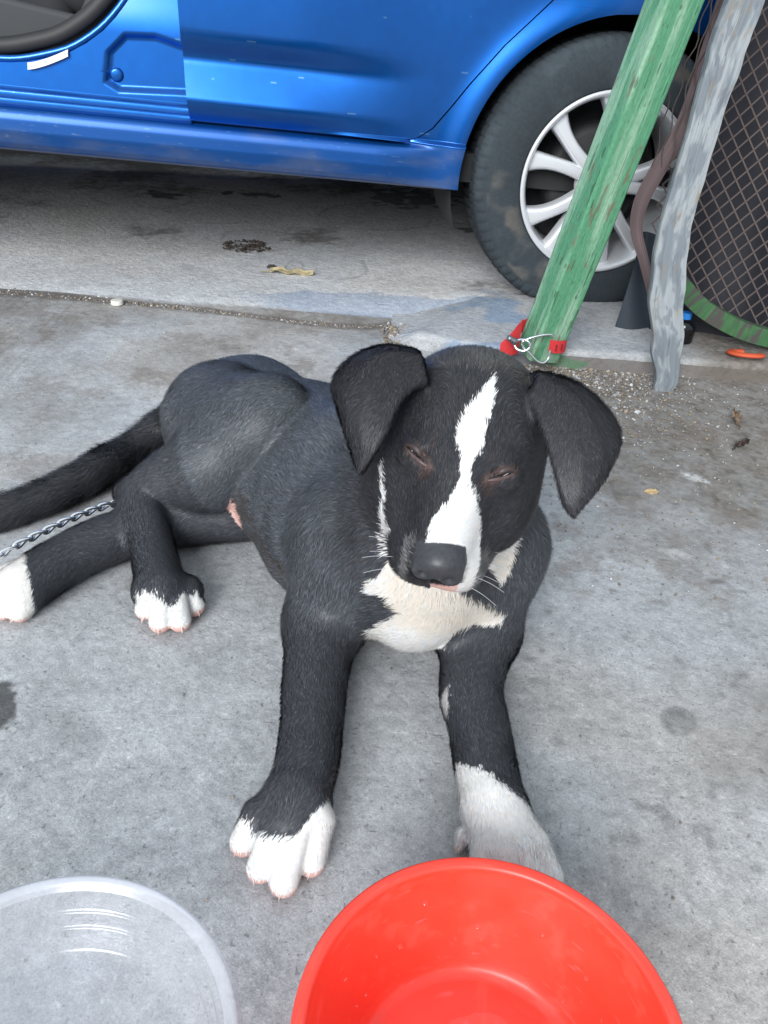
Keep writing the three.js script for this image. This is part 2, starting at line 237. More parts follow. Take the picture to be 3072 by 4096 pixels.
  // returned edges of the door, so that the shut lines are real gaps
  const hem = (path, dz) => { const g = sheet(path.length - 1, 3, (u, v) => { const q = path[Math.round(u * (path.length - 1))]; return [q[0] + q[2] * v * 0.003, q[1] + q[3] * v * 0.003, bodyZ(q[0], q[1]) - 0.0005 - v * dz]; }, (u, v) => [0.3, 0.3]); return g; };
  const ysD = range(0.046, 0.62, 60);
  mesh('door_edge', mergeGeometries([hem(ysD.map((y) => [doorR(y), y, -1, 0.5]), 0.03), hem(range(-0.914, -0.475, 20).map((x) => [x, 0.046, 0, 1]), 0.03), hem(ysD.map((y) => [doorF(y), y, 1, 0]), 0.03)]), std({ rgb: [0.008, 0.05, 0.24], roughness: 0.5, metalness: 0.5, side: THREE.DoubleSide }), door);
  // rear quarter panel around the wheel arch
  const archL = (y) => 0.01 - Math.sqrt(Math.max(0, 0.34 ** 2 - (y + 0.01) ** 2)), archR = (y) => 0.01 + Math.sqrt(Math.max(0, 0.34 ** 2 - (y + 0.01) ** 2));
  const SILL = [[-0.06, -0.14], [-0.052, -0.06], [-0.0435, -0.03], [-0.041, -0.022], [-0.03, -0.012], [-0.005, -0.004], [0.018, -0.004], [0.028, -0.007], [0.035, -0.012], [0.0385, -0.022], [0.0395, -0.045]];
  const gap = 0.0035, rearX = () => 0.72;
  const SZ = SILL.slice(3), lowZ = (x, y) => lerp(tab(SZ, Math.min(y, 0.0394)), bodyZ(x, y), smoothstep(x, -0.52, -0.38));
  const quarter = [skin(0, 0, (y) => doorR(y) + gap, archL, 24, 59, (x, y) => lerp(lowZ(x, y), bodyZ(x, y), smoothstep(y, 0.0435, 0.06)), [...range(0.0436, 0.06, 9), ...range(0.065, 0.3299, 49)]), skin(0.33, 0.62, (y) => doorR(y) + gap, rearX, 70, 30, bodyZ), skin(-0.1, 0.3299, archR, rearX, 20, 50, bodyZ)];
  const arc = []; for (let i = 0; i <= 60; i++) { const a = Math.PI * (1.03 - 1.06 * i / 60); arc.push([0.01 + 0.34 * Math.cos(a), -0.01 + 0.34 * Math.sin(a)]); }
  quarter.push(sheet(60, 2, (u, v) => { const q = arc[Math.round(u * 60)], k = 1 + 0.0 * v; return [q[0] * k, q[1] * k, bodyZ(q[0], q[1]) - v * 0.02]; }, () => [0.3, 0.3]));
  mesh('quarter_panel', mergeGeometries(quarter), paint, car);
  // inside of the wheel arch
  mesh('wheel_arch_liner', mergeGeometries([sheet(48, 4, (u, v) => { const a = Math.PI * (1.12 - 1.24 * u), r = 0.352; return [0.01 + r * Math.cos(a), -0.01 + r * Math.sin(a), -0.034 - v * 0.3]; }), sheet(24, 8, (u, v) => { const a = Math.PI * (1.12 - 1.24 * u); return [0.01 + 0.352 * v * Math.cos(a), -0.01 + 0.352 * v * Math.sin(a), -0.334]; })]), std({ rgb: [0.02, 0.02, 0.021], roughness: 0.9, side: THREE.DoubleSide }), car);
  // sill: rounded rocker below the doors
  const sillSkin = skin(0, 0, () => -2.25, archL, 150, 44, lowZ, [...range(-0.041, 0.03, 20), ...range(0.031, 0.0435, 23)]);
  const sillUnder = sheet(40, 3, (u, v) => { const k = SILL[Math.round(v * 3)]; return [lerp(-2.25, -0.345, u), k[0], k[1] + (v === 1 ? 0.002 : 0)]; });
  for (const g of [sillSkin, sillUnder]) { const p = g.attributes.position, uv = g.attributes.uv; for (let i = 0; i < p.count; i++) uv.setXY(i, (p.getX(i) + 2.3) / 2.4, (p.getY(i) + 0.06) / 0.4); }
  mesh('sill', mergeGeometries([sillSkin, sillUnder]), dusty, car);
  // stepped sill inside the front door opening
  const STEP = [[0.0385, -0.02], [0.0405, -0.026], [0.0425, -0.034], [0.05, -0.036], [0.0535, -0.039], [0.055, -0.046], [0.063, -0.048], [0.067, -0.051], [0.0685, -0.058], [0.075, -0.06]];
  mesh('sill_step', sheet(30, STEP.length - 1, (u, v) => { const k = STEP[Math.round(v * (STEP.length - 1))]; return [lerp(-2.25, -0.91, u), k[0], k[1]]; }, (u, v) => [u * 0.8, v * 0.1]), paint, car);
  // pillar foot with a pressed panel, edged by the curve of the door opening
  const OPEN = [[0.072, -2.25], [0.1149, -2.25], [0.115, -1.278], [0.1195, -1.245], [0.131, -1.2], [0.146, -1.155], [0.165, -1.121], [0.19, -1.087], [0.217, -1.06], [0.249, -1.035], [0.32, -1.0], [0.45, -0.985], [0.62, -0.98]];
  const openX = (y) => tab(OPEN, y);
  const REC = [[-1.088, 0.098], [-1.08, 0.152], [-1.045, 0.186], [-0.985, 0.19], [-0.93, 0.178], [-0.9, 0.172], [-0.9, 0.093], [-1.062, 0.085]];
  const polyDist = (x, y) => { let d = 9; for (let i = 0; i < REC.length; i++) { const a = REC[i], b = REC[(i + 1) % REC.length], ex = b[0] - a[0], ey = b[1] - a[1], t = clamp(((x - a[0]) * ex + (y - a[1]) * ey) / (ex * ex + ey * ey), 0, 1); d = Math.min(d, Math.hypot(x - a[0] - ex * t, y - a[1] - ey * t)); } return inPoly2(x, y, REC) ? d : -d; };
  const jambZ = (x, y) => -0.06 - 0.01 * smoothstep(polyDist(x, y), -0.006, 0.008) - 0.05 * (y - 0.1) - 0.012 * smoothstep(y, 0.19, 0.3);
  mesh('pillar_foot', mergeGeometries([skin(0, 0, openX, () => -0.9, 170, 210, jambZ, range(0.1152, 0.62, 210)), skin(0.074, 0.1152, () => -1.42, () => -0.9, 240, 24, jambZ), skin(0.074, 0.1152, () => -2.25, () => -1.42, 4, 4, jambZ)]), paint, car);
  const plug = mesh('drain_plug', new THREE.LatheGeometry([[0, 0.006], [0.008, 0.0058], [0.012, 0.0045], [0.014, 0.001], [0.014, -0.004]].map((q) => new THREE.Vector2(...q)), 28), paint, car); plug.rotation.x = Math.PI / 2; plug.position.set(-1.067, 0.112, -0.07);
  // weather strip along the opening and the printed label on its lip
  const lip = OPEN.slice(2).map(([y, x]) => V(x - 0.004, y + 0.006, jambZ(x, y) - 0.004)); lip.unshift(V(-1.45, 0.112, -0.064), V(-2.2, 0.11, -0.064));
  mesh('door_seal', tube(lip.map((p) => p.clone().add(V(-0.022, 0.02, -0.016))), 0.017, 120, 12), rubber, car);
  mesh('opening_flange', tube(lip, 0.0075, 120, 10), paint, car);
  mesh('label', sheet(16, 2, (u, v) => { const x = lerp(-1.24, -1.158, u), y = lerp(0.1075, 0.139, u ** 1.35) - 0.001 + v * 0.0125; return [x, y, jambZ(x, y) + 0.0095 - 0.004 * v]; }), std({ map: colorTexture(256, 48, (u, v) => { const w = noise2(u * 60, v * 3, 7) > 0.62 && v > 0.3 && v < 0.7 ? 0.35 : 0.62; return [w * (0.9 + 0.2 * noise2(u * 30, v * 9, 8)), w, w * 1.02]; }), roughness: 0.5 }), car);
  // cabin seen through the opening
  const trim = std({ rgb: [0.05, 0.052, 0.055], roughness: 0.75 }), cloth = std({ rgb: [0.03, 0.031, 0.034], roughness: 0.95 });
  mesh('cabin_floor', new THREE.BoxGeometry(2.0, 0.02, 1.3), cloth, car).position.set(-1.35, 0.09, -0.78);
  mesh('sill_trim', sheet(40, 8, (u, v) => { const x = lerp(-2.2, -0.95, u), e = Math.max(0, smoothstep(x, -1.3, -0.98)); return [x, 0.135 + 0.45 * e * e * v + 0.02 * Math.sin(v * 3.1) - 0.04 * v * (1 - e), -0.09 - 0.06 * v]; }), trim, car);
  { const sg = new RoundedBoxGeometry(0.5, 0.2, 0.46, 4, 0.05), st = mesh('seat', sg, cloth, car); st.position.set(-1.42, 0.2, -0.42); const sb = mesh('seat_back', new RoundedBoxGeometry(0.16, 0.6, 0.46, 4, 0.05), cloth, car); sb.position.set(-1.12, 0.5, -0.42); sb.rotation.z = -0.25; const rail = mesh('seat_side_panel', new RoundedBoxGeometry(0.5, 0.09, 0.03, 3, 0.012), trim, car); rail.position.set(-1.4, 0.19, -0.18); rail.rotation.z = -0.12; }
  // the rest of the body, above and beyond what the picture shows
  mesh('underbody', mergeGeometries([new THREE.BoxGeometry(3.6, 0.06, 1.46).translate(-1.15, 0.0, -0.78), new RoundedBoxGeometry(1.5, 0.1, 0.7, 2, 0.03).translate(-1.3, -0.05, -0.95), new THREE.CylinderGeometry(0.035, 0.035, 1.4, 16).rotateX(Math.PI / 2).translate(0, -0.02, -0.78), new THREE.CylinderGeometry(0.03, 0.03, 2.4, 16).rotateZ(Math.PI / 2).translate(-1.2, -0.09, -0.7), new RoundedBoxGeometry(0.5, 0.16, 0.3, 2, 0.05).translate(0.4, -0.06, -1.0)].map((q) => q.index ? q.toNonIndexed() : q)), black, car);
  mesh('shoulder', sheet(40, 4, (u, v) => [lerp(-0.955, 0.72, u), 0.62 + 0.05 * v, bodyZ(0, 0.62) - 0.03 * v * v - 0.002], () => [0.3, 0.3]), paint, car);
  const glass = std({ rgb: [0.02, 0.025, 0.03], roughness: 0.05 });
  mesh('side_window', sheet(20, 8, (u, v) => [lerp(-0.94, 0.35 - 0.25 * v, u), 0.665 + 0.4 * v, -0.09 - 0.16 * v], undefined), glass, car);
  mesh('roof', sheet(20, 20, (u, v) => [lerp(-1.9, 0.3, u), 1.07 + 0.05 * Math.sin(Math.PI * u) * Math.sin(Math.PI * v), lerp(-0.25, -1.3, v)], () => [0.3, 0.3]), paint, car);
  mesh('far_side', mergeGeometries([sheet(10, 4, (u, v) => [lerp(-3.0, 0.72, u), lerp(-0.04, 0.62, v), -1.56]), sheet(10, 4, (u, v) => [lerp(-1.9, 0.3, u), lerp(0.62, 1.07, v), lerp(-1.5, -1.3, v)]), sheet(4, 4, (u, v) => [0.72, lerp(-0.1, 0.62, v), lerp(-0.03, -1.56, u)]), sheet(4, 4, (u, v) => [lerp(0.72, 0.3, v), lerp(0.62, 1.07, v), lerp(-0.05, -1.5, u)])]), std({ rgb: [0.006, 0.05, 0.3], metalness: 0.5, roughness: 0.4, side: THREE.DoubleSide }), car);
  mesh('front_body', mergeGeometries([new RoundedBoxGeometry(0.95, 0.55, 1.5, 3, 0.08).translate(-2.73, 0.28, -0.78)]), paint, car);
  // wheels
  const tyreTex = colorTexture(1024, 256, (u, v) => { const a = u * 40, d = smoothstep(fbm2(a * 0.5, v * 4, 4, 331), 0.42, 0.7), f = fbm2(u * 500, v * 60, 3, 332); const k = 0.8 + 0.4 * f; const mud = smoothstep(fbm2(u * 14, v * 3, 4, 335), 0.5, 0.62) * smoothstep(v, 0.05, 0.15) * (1 - smoothstep(v, 0.3, 0.4)); return mixc3([0.032 * k, 0.04 * k, 0.046 * k], mixc3([0.065, 0.08, 0.09], [0.14, 0.13, 0.115], mud), clamp(0.25 + 0.5 * d + 0.5 * mud, 0, 1) * (0.6 + 0.4 * f)); });
  // sidewall and tread profile [radius, offset outwards]
  const TY = [[0.186, -0.012], [0.192, 0.004], [0.2, 0.009], [0.215, 0.013], [0.235, 0.015], [0.25, 0.012], [0.258, 0.009], [0.262, 0.0065], [0.2705, 0.002], [0.2765, -0.006], [0.281, -0.016], [0.2835, -0.026], [0.2845, -0.036], [0.285, -0.05], [0.2855, -0.07], [0.2852, -0.1], [0.283, -0.15], [0.276, -0.165], [0.25, -0.178], [0.19, -0.175]];
  for (const q of TY) if (q[0] > 0.2) q[0] = 0.2 + (q[0] - 0.2) * 1.14;
  const NA = 76 * 6;
  const tyreGeo = sheet(NA, TY.length - 1, (u, v) => { const i = Math.round(v * (TY.length - 1)), [r0, z0] = TY[i], a = u * Math.PI * 2, ph = (u * 76 + (i > 10 ? i * 0.05 : 0)) % 1, cut = i >= 8 && i <= 16 && ph < 0.2 ? (i > 10 ? 0.005 : 0.0022) : i === 12 || i === 14 ? 0.006 : 0, r = r0 - cut; return [r * Math.cos(a), r * Math.sin(a), z0 - (i < 10 ? cut * 0.5 : 0)]; }, (u, v) => [u, v]);
  const tyreM = std({ map: tyreTex, roughness: 0.85, specularIntensity: 0.4, side: THREE.DoubleSide }), alloy = std({ rgb: [0.78, 0.79, 0.81], metalness: 0.4, roughness: 0.3, clearcoat: 0.4, clearcoatRoughness: 0.2 });
  function wheel(x, z, turn) {
    const w = new THREE.Group(); w.name = 'wheel'; w.position.set(x, 0, z); w.rotation.z = turn; car.add(w);
    mesh('tyre', tyreGeo, tyreM, w);
    const lathe = (pts) => { const g = new THREE.LatheGeometry(pts.map((q) => new THREE.Vector2(...q)), 96); g.rotateX(Math.PI / 2); return g; };
    mesh('rim', lathe([[0.19, 0.004], [0.1935, 0.007], [0.193, 0.011], [0.189, 0.0125], [0.185, 0.011], [0.182, 0.006], [0.1785, -0.002], [0.175, -0.018], [0.171, -0.04], [0.168, -0.14]]), alloy, w);
    // ten spokes in five pairs
    for (let k = 0; k < 5; k++) for (const s of [-1, 1]) {
      const ac = (150 + 72 * k) * Math.PI / 180, n = 16, q = [];
      for (let i = 0; i <= n; i++) { const t = i / n, r = lerp(0.03, 0.179, t), a = ac + s * lerp(0.16, 0.285, t ** 0.7) - s * 0.04 * Math.sin(Math.PI * t), wd = lerp(0.016, 0.0125, Math.sin(Math.PI * t * 0.5)) + 0.012 * t ** 5, z = lerp(-0.006, -0.005, t) + 0.004 * Math.sin(Math.PI * t); q.push([r, a, wd, z]); }
      const prof = [[-1, -0.03], [-1, -0.006], [-0.72, -0.0005], [-0.45, 0.001], [0.45, 0.001], [0.72, -0.0005], [1, -0.006], [1, -0.03]];
      mesh('spoke', sheet(n, prof.length - 1, (u, v) => { const [r, a, wd, z] = q[Math.round(u * n)], p = prof[Math.round(v * (prof.length - 1))], cx = r * Math.cos(a), cy = r * Math.sin(a); return [cx - Math.sin(a) * p[0] * -wd, cy + Math.cos(a) * p[0] * -wd, z + p[1]]; }), alloy, w);
    }
    mesh('hub', lathe([[0.0001, 0.002], [0.02, 0.002], [0.0215, 0.0005], [0.0225, -0.004], [0.03, -0.005], [0.034, -0.002], [0.05, -0.004], [0.058, -0.012], [0.06, -0.03]]), alloy, w);
    mesh('hub_ring', lathe([[0.0222, -0.0035], [0.0224, 0.0022], [0.0285, 0.0022], [0.0295, -0.0035]]), rubber, w);
    for (let k = 0; k < 4; k++) { const a = 0.6 + k * Math.PI / 2, l = mesh('wheel_nut', new THREE.CylinderGeometry(0.009, 0.009, 0.02, 6), std({ rgb: [0.06, 0.06, 0.06], roughness: 0.5, metalness: 0.6 }), w); l.rotation.x = Math.PI / 2; l.position.set(0.043 * Math.cos(a), 0.043 * Math.sin(a), -0.006); }
    mesh('brake_drum', lathe([[0.0001, -0.06], [0.1, -0.06], [0.115, -0.07], [0.12, -0.09], [0.12, -0.14], [0.165, -0.15]]), std({ rgb: [0.03, 0.031, 0.032], roughness: 0.7, metalness: 0.3 }), w);
    return w;
  }
  wheel(0.0, 0, 0.05); wheel(-2.45, 0, 0.7);
  for (const x of [0.012, -2.45]) { const w = wheel(x, -1.56, 0.3); w.rotation.y = Math.PI; }
  return car;
}
const mixc3 = (a, b, t) => [lerp(a[0], b[0], t), lerp(a[1], b[1], t), lerp(a[2], b[2], t)];
function inPoly2(x, y, poly) { let c = false; for (let i = 0, j = poly.length - 1; i < poly.length; j = i++) { const [xi, yi] = poly[i], [xj, yj] = poly[j]; if (yi > y !== yj > y && x < (xj - xi) * (y - yi) / (yj - yi) + xi) c = !c; } return c; }
buildCar();
// joints of the dog in metres
const J = {headO: [0.0625, 0.2997, -0.6333],
  headS: [0.9837, -0.0968, 0.1514],
  headU: [-0.0047, 0.8283, 0.5603],
  headF: [-0.1796, -0.5519, 0.8144],
  pelvis: [-0.214, 0.088, -1.1047],
  loin: [-0.1024, 0.105, -0.9958],
  rib: [-0.0213, 0.135, -0.856],
  chest: [0.0477, 0.14, -0.7443],
  rump: [-0.2736, 0.082, -1.1417],
  belly1: [-0.1495, 0.075, -0.9475],
  belly2: [-0.0579, 0.085, -0.8312],
  sternum: [0.0402, 0.1, -0.7054],
  withers: [0.0357, 0.215, -0.7782],
  neck0: [0.0433, 0.19, -0.7274],
  shL: [-0.0333, 0.145, -0.7461],
  shR: [0.1213, 0.145, -0.7466],
  elL: [-0.0592, 0.052, -0.7058],
  elR: [0.1205, 0.05, -0.7178],
  faL: [-0.0589, 0.038, -0.614],
  faR: [0.105, 0.038, -0.6306],
  fbL: [-0.0563, 0.034, -0.574],
  fbR: [0.1105, 0.034, -0.5901],
  wrL: [-0.0557, 0.032, -0.5184],
  wrR: [0.1152, 0.032, -0.534],
  mcL: [-0.0605, 0.03, -0.4834],
  mcR: [0.1198, 0.031, -0.4896],
  pwL: [-0.0631, 0.024, -0.4685],
  pwR: [0.1263, 0.025, -0.4692],
  toePointsL: [[[-0.0917, 0.027, -0.468],
  [-0.1019, 0.0135, -0.4482]],
  [[-0.0723, 0.031, -0.4583],
  [-0.0828, 0.0145, -0.4237]],
  [[-0.0537, 0.031, -0.4578],
  [-0.0614, 0.0145, -0.4123]],
  [[-0.0386, 0.027, -0.4662],
  [-0.041, 0.0135, -0.4335]]],
  toePointsR: [[[0.1114, 0.027, -0.4523],
  [0.109, 0.0135, -0.4284]],
  [[0.1253, 0.031, -0.4467],
  [0.1269, 0.0145, -0.418]],
  [[0.1395, 0.031, -0.4489],
  [0.146, 0.0145, -0.4214]],
  [[0.1518, 0.027, -0.4597],
  [0.1661, 0.0135, -0.4358]]],
  dewR: [0.0932, 0.016, -0.4688],
  dewRb: [0.0902, 0.008, -0.464],
  hipR: [-0.2381, 0.125, -1.0391],
  kneeR: [-0.1595, 0.165, -0.9588],
  thigh: [-0.1986, 0.137, -0.967],
  tib1: [-0.2278, 0.11, -0.9344],
  hockR: [-0.3171, 0.066, -0.9179],
  hockP: [-0.3453, 0.06, -0.9341],
  mtR: [-0.2886, 0.045, -0.8376],
  hpR: [-0.2579, 0.032, -0.7659],
  hindToesR: [[[-0.2716, 0.03, -0.763],
  [-0.2726, 0.018, -0.7457]],
  [[-0.2549, 0.032, -0.7548],
  [-0.2515, 0.015, -0.7279]],
  [[-0.2395, 0.03, -0.7591],
  [-0.2291, 0.015, -0.7322]],
  [[-0.2298, 0.026, -0.7769],
  [-0.2198, 0.014, -0.7623]]],
  hkL: [-0.1759, 0.04, -0.9382],
  mtL0: [-0.247, 0.034, -0.9178],
  mtL: [-0.3347, 0.034, -0.8726],
  mtL2: [-0.3906, 0.032, -0.8106],
  hpL: [-0.4221, 0.028, -0.7555],
  hindToesL: [[[-0.4425, 0.03, -0.7821],
  [-0.4683, 0.018, -0.7747]],
  [[-0.4307, 0.03, -0.7597],
  [-0.4544, 0.016, -0.7478]],
  [[-0.4212, 0.026, -0.7467],
  [-0.4375, 0.014, -0.7298]],
  [[-0.4096, 0.022, -0.7455],
  [-0.4165, 0.013, -0.7298]]],
  tailPoints: [[-0.3037, 0.085, -1.1518],
  [-0.3545, 0.052, -1.1506],
  [-0.391, 0.036, -1.1078],
  [-0.4211, 0.034, -1.0347],
  [-0.4578, 0.03, -0.9733],
  [-0.4978, 0.026, -0.9317],
  [-0.5379, 0.022, -0.8973],
  [-0.5763, 0.016, -0.8771]],
  earLeftOuter: [[0.0166, 0.3631, -0.7356],
  [-0.0151, 0.3606, -0.7459],
  [-0.0437, 0.3507, -0.7348],
  [-0.0548, 0.3371, -0.7143],
  [-0.0446, 0.3216, -0.6877],
  [-0.0232, 0.2922, -0.6357]],
  earLeftInner: [[0.0258, 0.355, -0.6972],
  [0.0151, 0.3529, -0.6864],
  [0.005, 0.3474, -0.671],
  [-0.0024, 0.3339, -0.6528],
  [-0.0097, 0.3173, -0.6398],
  [-0.0232, 0.2922, -0.6357]],
  earRightOuter: [[0.1371, 0.3529, -0.7291],
  [0.174, 0.3447, -0.731],
  [0.2013, 0.3307, -0.7078],
  [0.2105, 0.3161, -0.6865],
  [0.1953, 0.2959, -0.6523],
  [0.1679, 0.2716, -0.6225]],
  earRightInner: [[0.1316, 0.3474, -0.6994],
  [0.1405, 0.3308, -0.6746],
  [0.1469, 0.3151, -0.6551],
  [0.1538, 0.2973, -0.6366],
  [0.1596, 0.2812, -0.6263],
  [0.1679, 0.2716, -0.6225]]};
// ---------- the dog: one continuous surface from a field of tapered limbs, with fur strands on it ----------
const HO = V(...J.headO), HS = V(...J.headS), HU = V(...J.headU), HF = V(...J.headF);
const head = (x, y, z) => [HO.x + HS.x * x + HU.x * y + HF.x * z, HO.y + HS.y * x + HU.y * y + HF.y * z, HO.z + HS.z * x + HU.z * y + HF.z * z];
const toHead = (x, y, z) => { x -= HO.x; y -= HO.y; z -= HO.z; return [x * HS.x + y * HS.y + z * HS.z, x * HU.x + y * HU.y + z * HU.z, x * HF.x + y * HF.y + z * HF.z]; };
const prims = [];
const sub3 = (a, b) => [a[0] - b[0], a[1] - b[1], a[2] - b[2]];
const mid = (a, b, t) => a.map((c, i) => c + (b[i] - c) * t);
const norm3 = (v) => { const l = Math.hypot(...v) || 1; return v.map((c) => c / l); };
// tapered capsule; k = blending radius, flow = direction of the hair (default a -> b)
function cap(a, b, ra, rb, k, o = {}) { a = J[a] ?? a; b = J[b] ?? b; const d = b.map((c, i) => c - a[i]); prims.push({ t: 0, a, d, l2: d[0] ** 2 + d[1] ** 2 + d[2] ** 2 || 1e-9, ra, rb, k, flow: norm3(o.flow ?? d), len: o.len ?? 0.009, part: o.part ?? 'body' }); }
// ellipsoid in the head's axes
function hell(c, r, k, o = {}) { prims.push({ t: 1, c, r, k, flow: norm3(o.flow ?? HF.toArray().map((q) => -q)), len: o.len ?? 0.006, part: o.part ?? 'head', sub: o.sub }); }
function tri(a, b, c, th, k, o) { prims.push({ t: 2, a, b, c, th, k, flow: norm3(o.flow), len: o.len, ball: o.ball, part: 'ear' }); }
// a chain of tapered capsules through joints, resampled smoothly; counts as one limb
function chain(joints, radii, k, o = {}) {
  const c = new THREE.CatmullRomCurve3(joints.map((q) => V(...(J[q] ?? q))), false, 'centripetal'), n = (joints.length - 1) * 4, list = [];
  const P = [], R = []; for (let i = 0; i <= n; i++) { const t = i / n * (joints.length - 1), a = Math.min(Math.floor(t), joints.length - 2), u = t - a; P.push(c.getPoint(i / n).toArray()); R.push(lerp(radii[a], radii[a + 1], u * u * (3 - 2 * u))); }
  const at = prims.length; for (let i = 0; i < n; i++) cap(P[i], P[i + 1], R[i], R[i + 1], 0, o);
  list.push(...prims.splice(at)); group(list, k);
}
function group(list, k, inner = 0) {
  const pts = list.flatMap((q) => q.t === 2 ? [q.a, q.b, q.c] : [q.a, q.a.map((c, i) => c + q.d[i])]), c = [0, 1, 2].map((i) => (Math.min(...pts.map((p) => p[i])) + Math.max(...pts.map((p) => p[i]))) / 2);
  const r = Math.max(...pts.map((p) => Math.hypot(p[0] - c[0], p[1] - c[1], p[2] - c[2]))) + Math.max(...list.map((q) => q.th ?? Math.max(q.ra, q.rb)));
  prims.push({ t: 3, list, k, inner, ball: { c, r }, part: list[0].part });
}
const backF = HF.toArray().map((q) => -q);
// torso
const sp = J.pelvis.map((c, i) => c - J.chest[i]);
cap('rump', 'pelvis', 0.072, 0.09, 0.03, { flow: sp, len: 0.008 });
cap('pelvis', 'loin', 0.088, 0.082, 0.05, { flow: sp, len: 0.008 });
cap('loin', 'rib', 0.08, 0.094, 0.06, { flow: sp, len: 0.009 });
cap('rib', 'chest', 0.094, 0.081, 0.06, { flow: sp, len: 0.01 });
cap('belly1', 'belly2', 0.068, 0.075, 0.05, { flow: sp, len: 0.008 });
cap('belly2', 'sternum', 0.073, 0.056, 0.05, { flow: sp, len: 0.012 });
cap('withers', 'neck0', 0.07, 0.075, 0.05, { flow: sp, len: 0.012 });
cap('neck0', head(0, -0.065, -0.07), 0.08, 0.062, 0.05, { flow: [0, -1, -0.25], len: 0.013, part: 'neck' });
// front legs
for (const s of ['L', 'R']) {
  cap('sh' + s, 'el' + s, 0.05, 0.041, 0.04, { len: 0.01 });
  cap('sh' + s, 'chest', 0.05, 0.06, 0.045, { flow: [0, -1, 0], len: 0.011 });
  chain(['el' + s, 'fa' + s, 'fb' + s, 'wr' + s, 'mc' + s, 'pw' + s], [0.039, 0.0322, 0.0298, 0.0288, 0.0285, 0.021], 0.02, { part: 'fore' + s, len: 0.007 });
  const T = J['toePoints' + s];
  for (const [a, b] of T) cap('mc' + s, a, 0.024, 0.0145, 0.01, { part: 'fore' + s, len: 0.006, flow: sub3(b, a) });
  for (const [a, b] of T) cap(a, b, 0.0138, 0.0128, 0.0022, { part: 'toe' + s, len: 0.004 });
}
cap('dewR', 'dewRb', 0.008, 0.005, 0.006, { part: 'foreR', len: 0.004 });
// hind legs
const down = [-0.6, -0.6, 0.3];
{ // the thigh is one mass that lies against the flank with a crease
  const at = prims.length, o = { flow: down, len: 0.008, part: 'thigh' };
  cap('hipR', 'kneeR', 0.075, 0.059, 0, o); cap('hipR', 'thigh', 0.075, 0.066, 0, o); cap('kneeR', 'tib1', 0.06, 0.05, 0, o); cap('thigh', 'tib1', 0.06, 0.051, 0, o);
  group(prims.splice(at), 0.009, 0.03);
}
chain(['tib1', 'hockR', 'mtR', 'hpR'], [0.05, 0.033, 0.0265, 0.028], 0.02, { len: 0.007, part: 'hindR' });
cap('hockP', 'hockR', 0.02, 0.028, 0.015, { len: 0.007, part: 'hindR' });
cap(J.hindToesR[0][0], J.hindToesR[3][0], 0.02, 0.018, 0.012, { len: 0.005, part: 'hindR', flow: sub3(...J.hindToesR[1].slice().reverse()) });
for (const [a, b] of J.hindToesR) cap(a, b, 0.014, 0.0132, 0.0022, { part: 'htoeR', len: 0.004 });
chain(['hkL', 'mtL0', 'mtL', 'mtL2', 'hpL'], [0.037, 0.033, 0.0325, 0.031, 0.031], 0.012, { len: 0.007, part: 'hindL' });
for (const [a, b] of J.hindToesL) cap(a, b, 0.0135, 0.0125, 0.006, { part: 'htoeL', len: 0.004 });
chain(J.tailPoints, [0.032, 0.022, 0.0165, 0.021, 0.0195, 0.018, 0.015, 0.008], 0.016, { len: 0.018, part: 'tail' });
// head
hell([0, -0.05, -0.075], [0.074, 0.056, 0.08], 0.04, { len: 0.008 });
hell([0, -0.036, -0.022], [0.056, 0.04, 0.046], 0.03);
for (const s of [-1, 1]) hell([s * 0.045, -0.064, -0.012], [0.033, 0.04, 0.05], 0.025);
const hcap = (a, b, ra, rb, k, o = {}) => cap(head(...a), head(...b), ra, rb, k, { flow: backF, len: 0.005, part: 'head', ...o });
hcap([0, -0.036, 0.0], [0, -0.038, 0.064], 0.042, 0.032, 0.02);
hcap([0, -0.012, 0.008], [0, -0.015, 0.064], 0.021, 0.018, 0.02);
for (const s of [-1, 1]) { hcap([s * 0.03, -0.056, 0.014], [s * 0.021, -0.052, 0.069], 0.029, 0.0225, 0.014); hell([s * 0.029, -0.014, -0.014], [0.019, 0.016, 0.016], 0.016); }
hcap([0, -0.072, 0.01], [0, -0.07, 0.06], 0.03, 0.018, 0.012);
hell([0.004, -0.0155, 0.0805], [0.022, 0.0192, 0.0165], 0.003, { part: 'nose' });
for (const s of [-1, 1]) hell([s * 0.0125 + 0.003, -0.021, 0.0895], [0.0105, 0.0115, 0.0095], 0.004, { part: 'nose' });
hell([0.003, -0.011, 0.089], [0.015, 0.0125, 0.0085], 0.006, { part: 'nose' });
for (const s of [-1, 1]) hell([s * 0.0115 + 0.003, -0.0165, 0.0985], [0.005, 0.0048, 0.0052], 0.002, { sub: true, part: 'nose' });
hell([0.003, -0.022, 0.0995], [0.0014, 0.014, 0.004], 0.002, { sub: true, part: 'nose' });
// closed eyes: a narrow slit under a lid
for (const s of [-1, 1]) { hell([s * 0.0385, -0.006, -0.0045], [0.014, 0.0075, 0.009], 0.012); hell([s * 0.0385, 0.0035, -0.0035], [0.011, 0.0035, 0.003], 0.004, { sub: true }); }
